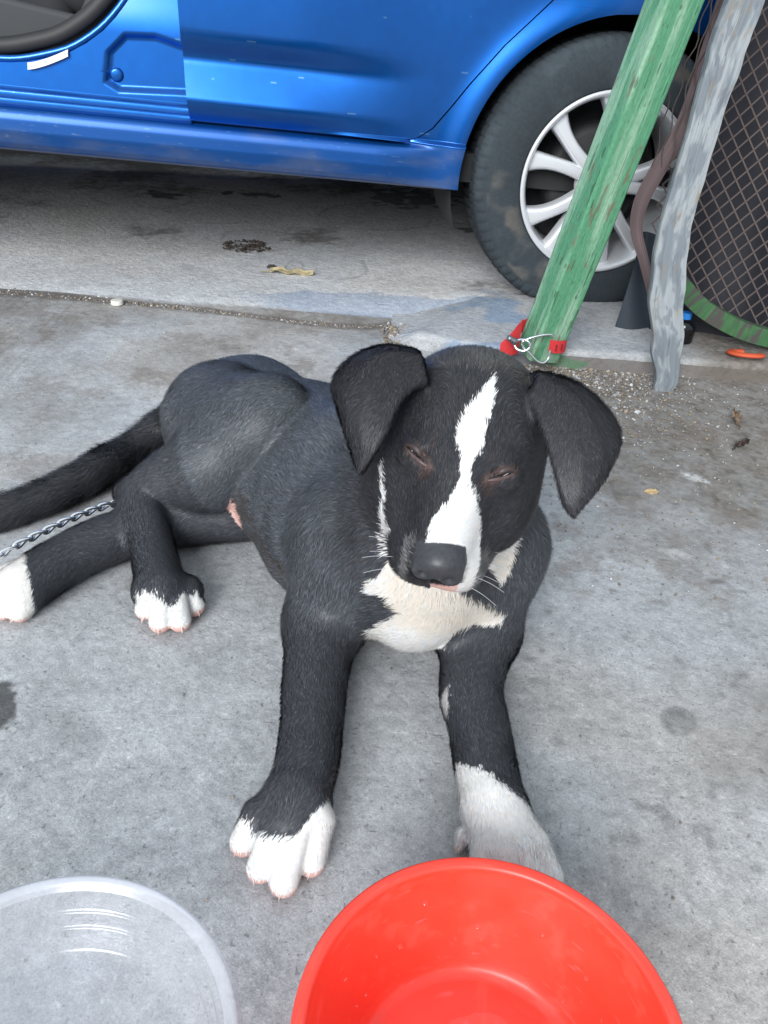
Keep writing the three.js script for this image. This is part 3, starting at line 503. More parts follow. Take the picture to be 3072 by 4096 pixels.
// ears: folded flaps, a curved sheet through rows of points
function earSheet(s) {
  const O = J['ear' + s + 'Outer'], I = J['ear' + s + 'Inner'], A = new THREE.CatmullRomCurve3(O.map((q) => V(...q))), B = new THREE.CatmullRomCurve3(I.map((q) => V(...q)));
  const flow = O[5].map((c, i) => c - O[0][i]), N = 13, grid = [], cm = V(0, 0, 0);
  for (let i = 0; i <= N; i++) {
    const t = i / N, a = A.getPoint(t), b = B.getPoint(t), w = b.clone().sub(a), tan = A.getTangent(t).add(B.getTangent(t)), n = w.clone().cross(tan).normalize(); if (n.z < 0) n.negate();
    grid.push([0, 0.25, 0.5, 0.75, 1].map((u) => a.clone().lerp(b, u).addScaledVector(n, w.length() * 0.2 * Math.sin(Math.PI * u)))); cm.add(a).add(b);
  }
  cm.multiplyScalar(1 / (2 * N + 2));
  const at = prims.length;
  for (let i = 0; i < N; i++) for (let k = 0; k < 4; k++) {
    const q = [grid[i][k], grid[i][k + 1], grid[i + 1][k], grid[i + 1][k + 1]].map((v) => v.toArray()), th = lerp(0.0052, 0.0034, Math.min(1, i / N * 1.6));
    tri(q[0], q[1], q[2], th, 0.003, { flow, len: 0.006}); if (i < N - 1) tri(q[1], q[3], q[2], th, 0.003, { flow, len: 0.006});
  }
  group(prims.splice(at), 0.014);
}
earSheet('Left'); earSheet('Right');
const dot = (a, b) => a[0] * b[0] + a[1] * b[1] + a[2] * b[2], sub = (a, b) => [a[0] - b[0], a[1] - b[1], a[2] - b[2]], cross = (a, b) => [a[1] * b[2] - a[2] * b[1], a[2] * b[0] - a[0] * b[2], a[0] * b[1] - a[1] * b[0]];
for (const q of prims.flatMap((g) => g.list ?? g)) if (q.t === 2) { q.ba = sub(q.b, q.a); q.cb = sub(q.c, q.b); q.ac = sub(q.a, q.c); q.n = cross(q.ba, q.ac); q.na = cross(q.ba, q.n); q.nb = cross(q.cb, q.n); q.nc = cross(q.ac, q.n); q.nn = dot(q.n, q.n); q.lba = dot(q.ba, q.ba); q.lcb = dot(q.cb, q.cb); q.lac = dot(q.ac, q.ac); }
const seg2 = (e, l, x, y, z) => { let t = (e[0] * x + e[1] * y + e[2] * z) / l; t = t < 0 ? 0 : t > 1 ? 1 : t; x -= e[0] * t; y -= e[1] * t; z -= e[2] * t; return x * x + y * y + z * z; };
function primDist(q, x, y, z, hl) {
  if (q.t === 3) { let m = 1; for (let i = 0; i < q.list.length; i++) { const e = primDist(q.list[i], x, y, z, hl); if (q.inner && Math.abs(m - e) < q.inner) { const h = (q.inner - Math.abs(m - e)) / q.inner; m = Math.min(m, e) - h * h * q.inner * 0.25; } else if (e < m) m = e; } return m; }
  if (q.t === 0) {
    const px = x - q.a[0], py = y - q.a[1], pz = z - q.a[2];
    let t = (px * q.d[0] + py * q.d[1] + pz * q.d[2]) / q.l2; t = t < 0 ? 0 : t > 1 ? 1 : t;
    const ex = px - q.d[0] * t, ey = py - q.d[1] * t, ez = pz - q.d[2] * t;
    return Math.sqrt(ex * ex + ey * ey + ez * ez) - (q.ra + (q.rb - q.ra) * t);
  }
  if (q.t === 1) {
    const ax = (hl[0] - q.c[0]) / q.r[0], ay = (hl[1] - q.c[1]) / q.r[1], az = (hl[2] - q.c[2]) / q.r[2];
    const k0 = Math.sqrt(ax * ax + ay * ay + az * az), bx = ax / q.r[0], by = ay / q.r[1], bz = az / q.r[2], k1 = Math.sqrt(bx * bx + by * by + bz * bz);
    return k1 < 1e-9 ? -Math.min(...q.r) : k0 * (k0 - 1) / k1;
  }
  const ax = x - q.a[0], ay = y - q.a[1], az = z - q.a[2], bx = x - q.b[0], by = y - q.b[1], bz = z - q.b[2], cx = x - q.c[0], cy = y - q.c[1], cz = z - q.c[2];
  const outside = (q.na[0] * ax + q.na[1] * ay + q.na[2] * az > 0) + (q.nb[0] * bx + q.nb[1] * by + q.nb[2] * bz > 0) + (q.nc[0] * cx + q.nc[1] * cy + q.nc[2] * cz > 0);
  const d2 = outside < 3 ? Math.min(seg2(q.ba, q.lba, ax, ay, az), seg2(q.cb, q.lcb, bx, by, bz), seg2(q.ac, q.lac, cx, cy, cz)) : (q.n[0] * ax + q.n[1] * ay + q.n[2] * az) ** 2 / q.nn;
  return Math.sqrt(d2) - q.th;
}
function dogField(x, y, z) {
  const hl = toHead(x, y, z); let d = 1;
  for (let i = 0; i < prims.length; i++) {
    const q = prims[i]; if (q.ball && Math.hypot(x - q.ball.c[0], y - q.ball.c[1], z - q.ball.c[2]) - q.ball.r > d + q.k) continue;
    const e = primDist(q, x, y, z, hl);
    if (q.sub) { if (e < 0.01 && d > -0.02) { const h = Math.max(q.k - Math.abs(-e - d), 0) / q.k; d = Math.max(d, -e) + h * h * q.k * 0.25; } continue; }
    const df = Math.abs(d - e);
    if (df >= q.k) { if (e < d) d = e; } else { const h = (q.k - df) / q.k; d = Math.min(d, e) - h * h * q.k * 0.25; }
  }
  return Math.max(d, 0.0012 - y);
}
// surface nets over a grid, only where the field is near zero
function surfaceNets(field, lo, hi, cell) {
  const B = 8, n = lo.map((l, i) => Math.ceil((hi[i] - l) / cell / B) * B), nx = n[0] + 1, ny = n[1] + 1, nz = n[2] + 1;
  const f = new Float32Array(nx * ny * nz).fill(9), id = new Int32Array(nx * ny * nz).fill(-1), act = [];
  const at = (i, j, k) => i + nx * (j + ny * k), half = B * cell / 2, reach = half * 1.7321 * 1.25 + 0.004;
  for (let K = 0; K < n[2]; K += B) for (let Jb = 0; Jb < n[1]; Jb += B) for (let I = 0; I < n[0]; I += B) {
    const d = field(lo[0] + I * cell + half, lo[1] + Jb * cell + half, lo[2] + K * cell + half);
    if (Math.abs(d) > reach) { if (d < 0) for (let k = K; k <= K + B; k++) for (let j = Jb; j <= Jb + B; j++) for (let i = I; i <= I + B; i++) if (f[at(i, j, k)] === 9) f[at(i, j, k)] = -9; continue; }
    act.push(I, Jb, K);
  }
  for (let b = 0; b < act.length; b += 3) for (let k = act[b + 2]; k <= act[b + 2] + B; k++) for (let j = act[b + 1]; j <= act[b + 1] + B; j++) for (let i = act[b]; i <= act[b] + B; i++) {
    const q = at(i, j, k); if (f[q] === 9 || f[q] === -9) f[q] = field(lo[0] + i * cell, lo[1] + j * cell, lo[2] + k * cell);
  }
  const pos = [], idx = [];
  for (let b = 0; b < act.length; b += 3) for (let k = act[b + 2]; k < act[b + 2] + B; k++) for (let j = act[b + 1]; j < act[b + 1] + B; j++) for (let i = act[b]; i < act[b] + B; i++) {
    let m = 0, c = 0, sx = 0, sy = 0, sz = 0; const v = [];
    for (let q = 0; q < 8; q++) { const w = f[at(i + (q & 1), j + (q >> 1 & 1), k + (q >> 2))]; v.push(w); if (w < 0) m |= 1 << q; }
    if (m === 0 || m === 255) continue;
    for (let e = 0; e < 12; e++) { const ax = e >> 2, o = e & 3, a = ax === 0 ? o << 1 : ax === 1 ? (o & 1) | (o >> 1) << 2 : o, bq = a | 1 << ax; if ((m >> a & 1) === (m >> bq & 1)) continue; const t = v[a] / (v[a] - v[bq]); c++; sx += (a & 1) + (ax === 0 ? t : 0); sy += (a >> 1 & 1) + (ax === 1 ? t : 0); sz += (a >> 2) + (ax === 2 ? t : 0); }
    id[at(i, j, k)] = pos.length / 3; pos.push(lo[0] + (i + sx / c) * cell, lo[1] + (j + sy / c) * cell, lo[2] + (k + sz / c) * cell);
  }
  const quad = (a, b, c, d, flip) => { if (a < 0 || b < 0 || c < 0 || d < 0) return; if (flip) idx.push(a, c, b, a, d, c); else idx.push(a, b, c, a, c, d); };
  for (let b = 0; b < act.length; b += 3) for (let k = act[b + 2]; k < act[b + 2] + B; k++) for (let j = act[b + 1]; j < act[b + 1] + B; j++) for (let i = act[b]; i < act[b] + B; i++) {
    const w = f[at(i, j, k)] < 0;
    if (j && k && w !== f[at(i + 1, j, k)] < 0) quad(id[at(i, j - 1, k - 1)], id[at(i, j, k - 1)], id[at(i, j, k)], id[at(i, j - 1, k)], !w);
    if (i && k && w !== f[at(i, j + 1, k)] < 0) quad(id[at(i - 1, j, k - 1)], id[at(i - 1, j, k)], id[at(i, j, k)], id[at(i, j, k - 1)], !w);
    if (i && j && w !== f[at(i, j, k + 1)] < 0) quad(id[at(i - 1, j - 1, k)], id[at(i, j - 1, k)], id[at(i, j, k)], id[at(i - 1, j, k)], !w);
  }
  return { pos: new Float32Array(pos), idx: new Uint32Array(idx) };
}
// colour of the coat at a point of the body (linear), from its markings plus a sheen painted on the body
const BLACK = [0.043, 0.043, 0.048], LEG = [0.068, 0.072, 0.082], SHEEN_GREY = [0.1, 0.109, 0.124], NAPE = [0.12, 0.115, 0.11], WHITE = [0.8, 0.79, 0.77], CREAM = [0.77, 0.72, 0.64], PINK = [0.64, 0.4, 0.35], LEATHER = [0.036, 0.038, 0.043], LID = [0.062, 0.042, 0.04], BARE = [0.082, 0.077, 0.076];
const mixc = (a, b, t) => [lerp(a[0], b[0], t), lerp(a[1], b[1], t), lerp(a[2], b[2], t)];
function piece(table, t) { // piecewise linear [t, v...]
  if (t <= table[0][0]) return table[0].slice(1);
  for (let i = 1; i < table.length; i++) if (t <= table[i][0]) { const u = (t - table[i - 1][0]) / (table[i][0] - table[i - 1][0]); return table[i].slice(1).map((v, k) => lerp(table[i - 1][k + 1], v, u)); }
  return table[table.length - 1].slice(1);
}
function inPoly(x, y, poly) { let c = false; for (let i = 0, j = poly.length - 1; i < poly.length; j = i++) { const [xi, yi] = poly[i], [xj, yj] = poly[j]; if (yi > y !== yj > y && x < (xj - xi) * (y - yi) / (yj - yi) + xi) c = !c; } return c; }
// markings, in the head's axes: white blaze (distance along the head, left edge, right edge)
const BLAZE = [[-0.103, 0.0103, 0.0108], [-0.078, 0.005, 0.0165], [-0.056, -0.0062, 0.0172], [-0.037, -0.0102, 0.0168], [-0.022, -0.009, 0.0169], [-0.008, -0.0013, 0.0127], [0.005, 0.0013, 0.0102], [0.0145, 0.0022, 0.0135], [0.024, 0.0005, 0.022], [0.035, -0.003, 0.0285], [0.045, -0.008, 0.032], [0.054, -0.013, 0.034], [0.062, -0.014, 0.036], [0.0715, -0.012, 0.037], [0.095, -0.01, 0.037]];
const CHEST = [[-0.008, 0.158], [0.012, 0.195], [0.06, 0.205], [0.086, 0.154], [0.11, 0.129], [0.1376, 0.1016], [0.134, 0.089], [0.1176, 0.091], [0.0818, 0.0924], [0.075, 0], [-0.012, 0], [-0.0067, 0.0767], [0.0098, 0.1075], [0.0239, 0.1253], [0.0096, 0.1442], [-0.0034, 0.1422], [-0.0129, 0.1382]];
const BELLY_SKIN = [[-0.216, 0.094], [-0.196, 0.098], [-0.181, 0.068], [-0.181, 0.036], [-0.2, 0.05]];
const toeEnd = (p, q) => { const [a, b] = q, d = sub(b, a), l = Math.sqrt(dot(d, d)), e = sub(p, b); return { out: dot(e, d) / l, r: Math.sqrt(dot(e, e)) }; };
function coat(x, y, z, part, j) {
  // j: ragged edge between the colours, from the lie of the hair
  const jx = (noise3(x * 300, y * 300, z * 300) - 0.5) * 0.004 * j, jz = (noise3(x * 300 + 40, y * 300, z * 300 + 9) - 0.5) * 0.006 * j;
  const [hx, hy, hz] = toHead(x, y, z);
  if (part === 'nose') { const q = 0.75 + 0.6 * noise3(x * 700, y * 700, z * 700); return [LEATHER[0] * q, LEATHER[1] * q, LEATHER[2] * q]; }
  if (part === 'head') {
    const z1 = hz + jz, x1 = hx + jx;
    for (const s of [-1, 1]) { // thin-haired lids round the closed eyes
      const ex = (hx - s * 0.0385) * s, ez = hz + 0.0045 + ex * 0.62, q = (ex / 0.0165) ** 2 + (ez / 0.0075) ** 2 + 0.7 * (noise3(x * 420, y * 420, z * 420) - 0.5), q2 = ((ex + 0.012) / 0.008) ** 2 + ((hz - 0.0095) / 0.0085) ** 2 + 0.8 * (noise3(x * 420, y * 420, z * 420) - 0.5);
      if (hy > -0.03 && q < 1) return mixc(LID, PINK, 0.12 * noise3(x * 200, y * 200, z * 200));
      if (hy > -0.03 && q2 < 1) return mixc(BLACK, LID, 0.8);
      if (hy > -0.03 && ((hx - s * 0.027) / 0.004) ** 2 + ((hz + 0.016) / 0.0035) ** 2 < 1) return mixc(BLACK, LID, 0.5);
    }
    if (hy > -0.05 && z1 < (hy > -0.02 ? 0.08 : 0.0715)) { const [l, r] = piece(BLAZE, z1); if (z1 > -0.103 && x1 > l && x1 < r) return WHITE; }
    if (z1 >= 0.0715 && x1 > 0.024 && hy > -0.06) return x1 < 0.037 ? WHITE : mixc(BLACK, WHITE, 0.25);
    if (z1 >= 0.066 && x1 < -0.022 && x1 > -0.03) return mixc(BLACK, WHITE, 0.18);
    if (hz > 0.08 && hy < -0.036 && hx > 0.0) return PINK;
    if (z1 > 0.055 && hx > 0.027) return mixc(BLACK, WHITE, 0.12);
  }
  if ((part === 'neck' || part === 'head') && hz > -0.006 && hz < 0.06) { const e = piece([[0, -0.0675], [0.021, -0.0595], [0.036, -0.057], [0.052, -0.047]], hz)[0] + jx; if (hx < e && hx > e - 0.0042) return WHITE; }
  if ((part === 'neck' || part === 'head') && hy + jx < -0.082 && hz < 0.04 && hx < 0.074 && hx > -0.05) return mixc(WHITE, CREAM, smoothstep(noise3(x * 40, y * 40, z * 40), 0.3, 0.8));
  if ((part === 'body' || part === 'neck') && z > -0.76 && inPoly(x + jx, y + jz, CHEST)) return mixc(WHITE, CREAM, smoothstep(noise3(x * 34, y * 34, z * 34) + (y - 0.11) * 3, 0.25, 0.75));
  if (part === 'foreL' || part === 'toeL') {
    for (let i = 0; i < 4; i++) { const t = toeEnd([x, y, z], J.toePointsL[i]); if (t.r < 0.017 && t.out > 0.001 && y < 0.0165) return PINK; }
    if (z > piece([[-0.106, -0.46], [-0.08, -0.44], [-0.055, -0.441], [-0.041, -0.461], [-0.03, -0.478]], x)[0] + jz) return WHITE;
    if (x > -0.034 && z > -0.56 && y < 0.045) return mixc(BLACK, WHITE, 0.08);
  }
  if (part === 'foreR' || part === 'toeR') {
    if (z > piece([[0.078, -0.56], [0.085, -0.535], [0.094, -0.519], [0.11, -0.508], [0.121, -0.494], [0.135, -0.485]], x)[0] + jz) return WHITE;
    if (z > -0.617 && z < -0.57 && x + jx < 0.0795 && y > 0.03) return mixc(BLACK, WHITE, 0.7);
  }
  if (part === 'hindR' || part === 'htoeR') {
    for (let i = 0; i < 4; i++) { const t = toeEnd([x, y, z], J.hindToesR[i]); if (t.r < 0.018 && t.out > -0.002 && y < 0.017) return PINK; }
    if (z > piece([[-0.285, -0.745], [-0.2527, -0.741], [-0.236, -0.737], [-0.228, -0.757], [-0.217, -0.766]], x)[0] + jz) return WHITE;
  }
  if (part === 'hindL' || part === 'htoeL') {
    for (let i = 0; i < 4; i++) { const t = toeEnd([x, y, z], J.hindToesL[i]); if (t.r < 0.018 && t.out > 0.002 && y < 0.012) return PINK; }
    if (x < -0.405 + (z + 0.745) * 0.5 + jx) return mixc(WHITE, CREAM, 0.25);
  }
  if (part === 'body' && z < -0.84 && z > -0.95 && inPoly(x, y, BELLY_SKIN)) return PINK;
  if (part === 'body' && z < -0.72 && y + 0.05 * (noise3(x * 25, y * 25, z * 25) - 0.5) < 0.1 && x < -0.02) return mixc(SHEEN_GREY, BARE, smoothstep(noise3(x * 90, y * 90, z * 90), 0.15, 0.6));
  if ((part === 'head' && hz < -0.1) || (part === 'neck' && hz < -0.09 && hy > -0.1)) return mixc(BLACK, NAPE, smoothstep(-hz + 0.05 * noise3(x * 60, y * 60, z * 60), 0.1, 0.17));
  if (part === 'head' || part === 'ear') return BLACK;
  // hair sheen put into the colour: body greyer than the head and legs
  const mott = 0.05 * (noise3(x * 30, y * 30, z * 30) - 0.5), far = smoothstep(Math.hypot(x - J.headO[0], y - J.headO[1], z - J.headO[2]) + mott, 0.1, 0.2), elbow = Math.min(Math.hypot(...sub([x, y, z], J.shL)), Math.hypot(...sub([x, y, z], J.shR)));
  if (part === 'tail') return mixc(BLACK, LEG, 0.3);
  return mixc(mixc(BLACK, SHEEN_GREY, far), LEG, part === 'body' || part === 'thigh' || part === 'neck' ? (z > -0.8 ? smoothstep(elbow + mott, 0.06, 0.13) : 0) : 1);
}
const flat = prims.filter((q) => !q.sub).flatMap((g) => g.list ?? g);
function buildDog() {
  const dog = thing('dog', 'black puppy with white blaze, chest and paws lying on the concrete', 'dog', [0, 0, 0]);
  const { pos, idx } = surfaceNets(dogField, [-0.66, -0.006, -1.28], [0.24, 0.4, -0.38], 0.0025), n = pos.length / 3;
  const g = new THREE.BufferGeometry(); g.setAttribute('position', new THREE.BufferAttribute(pos, 3)); g.setIndex(new THREE.BufferAttribute(idx, 1)); g.computeVertexNormals();
  const col = new Float32Array(n * 3), flow = new Float32Array(n * 3), len = new Float32Array(n), part = new Array(n);
  for (let i = 0; i < n; i++) {
    const x = pos[i * 3], y = pos[i * 3 + 1], z = pos[i * 3 + 2], hl = toHead(x, y, z); let best = 9, fx = 0, fy = 0, fz = 0, L = 0, W = 0;
    for (const q of flat) { const e = primDist(q, x, y, z, hl); if (e < best) { best = e; part[i] = q.part; } if (e < 0.05) { const w = Math.exp(-e / 0.008); fx += q.flow[0] * w; fy += q.flow[1] * w; fz += q.flow[2] * w; L += q.len * w; W += w; } }
    flow.set([fx, fy, fz], i * 3); len[i] = W ? L / W : 0.006;
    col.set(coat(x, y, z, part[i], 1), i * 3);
  }
  g.setAttribute('color', new THREE.BufferAttribute(col, 3));
  // bare leather of the nose is glossier than the coat
  const coatI = [], noseI = [];
  for (let i = 0; i < idx.length; i += 3) (part[idx[i]] === 'nose' ? noseI : coatI).push(idx[i], idx[i + 1], idx[i + 2]);
  g.setIndex([...coatI.slice(0, 0)]); const all = new Uint32Array(coatI.length + noseI.length); all.set(coatI); all.set(noseI, coatI.length); g.setIndex(new THREE.BufferAttribute(all, 1));
  g.addGroup(0, coatI.length, 0); g.addGroup(coatI.length, noseI.length, 1);
  const body = mesh('body', g, [std({ vertexColors: true, roughness: 0.75, specularIntensity: 0.4 }), std({ vertexColors: true, roughness: 0.45 })], dog);
  // fur strands
  const r = rng(11), nor = g.attributes.normal.array, tri = all.length / 3, cum = new Float64Array(tri); let A = 0;
  for (let i = 0; i < tri; i++) {
    const a = all[i * 3] * 3, b = all[i * 3 + 1] * 3, c = all[i * 3 + 2] * 3, ux = pos[b] - pos[a], uy = pos[b + 1] - pos[a + 1], uz = pos[b + 2] - pos[a + 2], vx = pos[c] - pos[a], vy = pos[c + 1] - pos[a + 1], vz = pos[c + 2] - pos[a + 2];
    let ar = 0.5 * Math.hypot(uy * vz - uz * vy, uz * vx - ux * vz, ux * vy - uy * vx);
    const pt = part[all[i * 3]]; if (pt === 'nose' || pos[a + 1] < 0.004) ar = 0; else if (pt === 'head' || pt === 'ear') ar *= 1.5; else if (pt === 'tail') ar *= 1.25;
    A += ar; cum[i] = A;
  }
  const N = 560000, fp = new Float32Array(N * 15), fn = new Float32Array(N * 15), fc = new Float32Array(N * 15), fi = new Uint32Array(N * 9); let m = 0;
  for (let s = 0; s < N; s++) {
    const q = r() * A; let lo = 0, hi = tri - 1; while (lo < hi) { const h = (lo + hi) >> 1; if (cum[h] < q) lo = h + 1; else hi = h; }
    const ia = all[lo * 3], ib = all[lo * 3 + 1], ic = all[lo * 3 + 2]; let u = r(), v = r(); if (u + v > 1) { u = 1 - u; v = 1 - v; } const w = 1 - u - v;
    const at = (arr, k) => arr[ia * 3 + k] * w + arr[ib * 3 + k] * u + arr[ic * 3 + k] * v;
    const px = at(pos, 0), py = at(pos, 1), pz = at(pos, 2); let nx = at(nor, 0), ny = at(nor, 1), nz = at(nor, 2); const nl = Math.hypot(nx, ny, nz) || 1; nx /= nl; ny /= nl; nz /= nl;
    let fx = at(flow, 0), fy = at(flow, 1), fz = at(flow, 2); const k = fx * nx + fy * ny + fz * nz; fx -= nx * k; fy -= ny * k; fz -= nz * k; let fl = Math.hypot(fx, fy, fz) || 1;
    const pt = part[ia], sw = (noise3(px * 45, py * 45, pz * 45) - 0.5) * 1.3, j = pt === 'tail' ? 0.55 : 0.3;
    fx = fx / fl + (r() - 0.5) * j; fy = fy / fl + (r() - 0.5) * j; fz = fz / fl + (r() - 0.5) * j;
    // swirl about the normal
    const sx = ny * fz - nz * fy, sy = nz * fx - nx * fz, sz = nx * fy - ny * fx; fx += sx * sw; fy += sy * sw; fz += sz * sw; fl = Math.hypot(fx, fy, fz) || 1; fx /= fl; fy /= fl; fz /= fl;
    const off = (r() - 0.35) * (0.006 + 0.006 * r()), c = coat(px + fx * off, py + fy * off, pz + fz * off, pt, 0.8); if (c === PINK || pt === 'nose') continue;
    let L = len[ia] * (pt === 'tail' ? 1 : 0.95) * (0.65 + 0.7 * r()); const white = c[0] > 0.4; L *= white ? (pt === 'head' ? 0.7 : 0.85) : 1; if (!white && c[0] > c[2] * 1.2) L *= 0.6;
    const lift = (pt === 'tail' ? 0.55 : 0.3) + 0.35 * r(), wd = (pt === 'tail' ? 0.00034 : pt === 'head' || pt === 'ear' ? 0.00029 : 0.00034) * (0.7 + 0.6 * r());
    const tx = fx * Math.cos(lift) + nx * Math.sin(lift), ty = fy * Math.cos(lift) + ny * Math.sin(lift), tz = fz * Math.cos(lift) + nz * Math.sin(lift);
    let bx = ty * nz - tz * ny, by = tz * nx - tx * nz, bz = tx * ny - ty * nx; const bl = Math.hypot(bx, by, bz) || 1; bx *= wd / bl; by *= wd / bl; bz *= wd / bl;
    const mx = px + tx * L * 0.55, my = py + ty * L * 0.55, mz = pz + tz * L * 0.55, ex = mx + (fx * 0.9 + nx * 0.12) * L * 0.5, ey = Math.max(my + (fy * 0.9 + ny * 0.12) * L * 0.5, 0.0006), ez = mz + (fz * 0.9 + nz * 0.12) * L * 0.5;
    const o = m * 15; fp.set([px - bx, py - by, pz - bz, px + bx, py + by, pz + bz, mx - bx * 0.8, Math.max(my - by * 0.8, 0.0005), mz - bz * 0.8, mx + bx * 0.8, Math.max(my + by * 0.8, 0.0005), mz + bz * 0.8, ex, ey, ez], o);
    const tint = white ? 0.9 + 0.15 * r() : 0.55 + 1.1 * r() * r() + (r() < 0.012 ? 1.1 : 0), warm = (r() - 0.5) * 0.15;
    for (let e = 0; e < 5; e++) { fn.set([nx, ny, nz], o + e * 3); fc.set([c[0] * tint * (1 + warm), c[1] * tint, c[2] * tint * (1 - warm)], o + e * 3); }
    const b5 = m * 5; fi.set([b5, b5 + 1, b5 + 3, b5, b5 + 3, b5 + 2, b5 + 2, b5 + 3, b5 + 4], m * 9); m++;
  }
  const fg = new THREE.BufferGeometry(); fg.setAttribute('position', new THREE.BufferAttribute(fp.slice(0, m * 15), 3)); fg.setAttribute('normal', new THREE.BufferAttribute(fn.slice(0, m * 15), 3)); fg.setAttribute('color', new THREE.BufferAttribute(fc.slice(0, m * 15), 3)); fg.setIndex(new THREE.BufferAttribute(fi.slice(0, m * 9), 1));
  const fur = mesh('fur', fg, std({ vertexColors: true, roughness: 0.45, specularIntensity: 0.6, side: THREE.DoubleSide }), dog); fur.userData.kind = 'stuff';
  // claws
  const claw = new THREE.ConeGeometry(0.0034, 0.012, 8), clawM = std({ rgb: [0.55, 0.37, 0.31], roughness: 0.45 });
  const addClaw = ([a, b], up, out) => { const d = V(b[0] - a[0], 0, b[2] - a[2]).normalize(), c = mesh('claw', claw, clawM, dog); c.position.set(b[0] + d.x * out, up, b[2] + d.z * out); c.quaternion.setFromUnitVectors(V(0, 1, 0), V(d.x, -0.75, d.z).normalize()); };
  for (let i = 0; i < 4; i++) { addClaw(J.toePointsL[i], 0.0135, 0.0105); addClaw(J.toePointsR[i], 0.0135, 0.0105); addClaw(J.hindToesR[i], 0.014, 0.0135); addClaw(J.hindToesL[i], 0.011, 0.012); }
  addClaw([J.dewR, J.dewRb], 0.009, 0.004);
  // squinting eyes: a dark glint between an upper and a lower lid
  const onSkin = (hx, hz, lift) => { let y = 0.03; for (let i = 0; i < 40; i++) { const q = head(hx, y, hz), e = dogField(...q); if (e < 2e-4) break; y -= e * 0.8; } return V(...head(hx, y + lift, hz)); };
  const lidM = std({ rgb: [0.05, 0.034, 0.032], roughness: 0.5 }), lidM2 = std({ rgb: [0.1, 0.06, 0.056], roughness: 0.45 }), wet = std({ rgb: [0.012, 0.01, 0.01], roughness: 0.1 });
  const tapered = (pts, r) => { const c = new THREE.CatmullRomCurve3(pts), g = new THREE.TubeGeometry(c, 28, 1, 8), p = g.attributes.position; for (let i = 0; i < p.count; i++) { const k = Math.floor(i / 9) / 28, o = c.getPoint(k), w = r * (0.35 + 0.65 * Math.sin(Math.PI * k)); p.setXYZ(i, o.x + (p.getX(i) - o.x) * w, o.y + (p.getY(i) - o.y) * w, o.z + (p.getZ(i) - o.z) * w); } g.computeVertexNormals(); return g; };
  for (const s of [-1, 1]) {
    const line = (off, bow, lift) => [0, 0.25, 0.5, 0.75, 1].map((t) => onSkin(s * lerp(0.0505, 0.0275, t), lerp(-0.0115, 0.004, t) + off + bow * Math.sin(Math.PI * t), lift));
    mesh('upper_eyelid', tapered(line(-0.0016, -0.0022, 0.0002), 0.0028), lidM, dog);
    mesh('lower_eyelid', tapered(line(0.0016, 0.0016, 0), 0.0022), lidM2, dog);
    mesh('eyeball', tapered(line(0, 0, 0.0002), 0.0016), wet, dog);
  }
  // whiskers
  const wm = std({ rgb: [0.5, 0.5, 0.5], roughness: 0.5 });
  for (const s of [-1, 1]) for (let i = 0; i < 5; i++) {
    const a = [s * (0.034 + 0.004 * (i % 2)), -0.04 - 0.006 * (i % 3), 0.055 + 0.008 * i], q = [0, 0.5, 1].map((t) => V(...head(a[0] + s * 0.028 * t, a[1] - 0.012 * t * t - 0.004 * t, a[2] - 0.01 * t + 0.004 * i * t)));
    mesh('whisker', tube(q, 0.00022, 10, 4), wm, dog);
  }
  return dog;
}
buildDog();
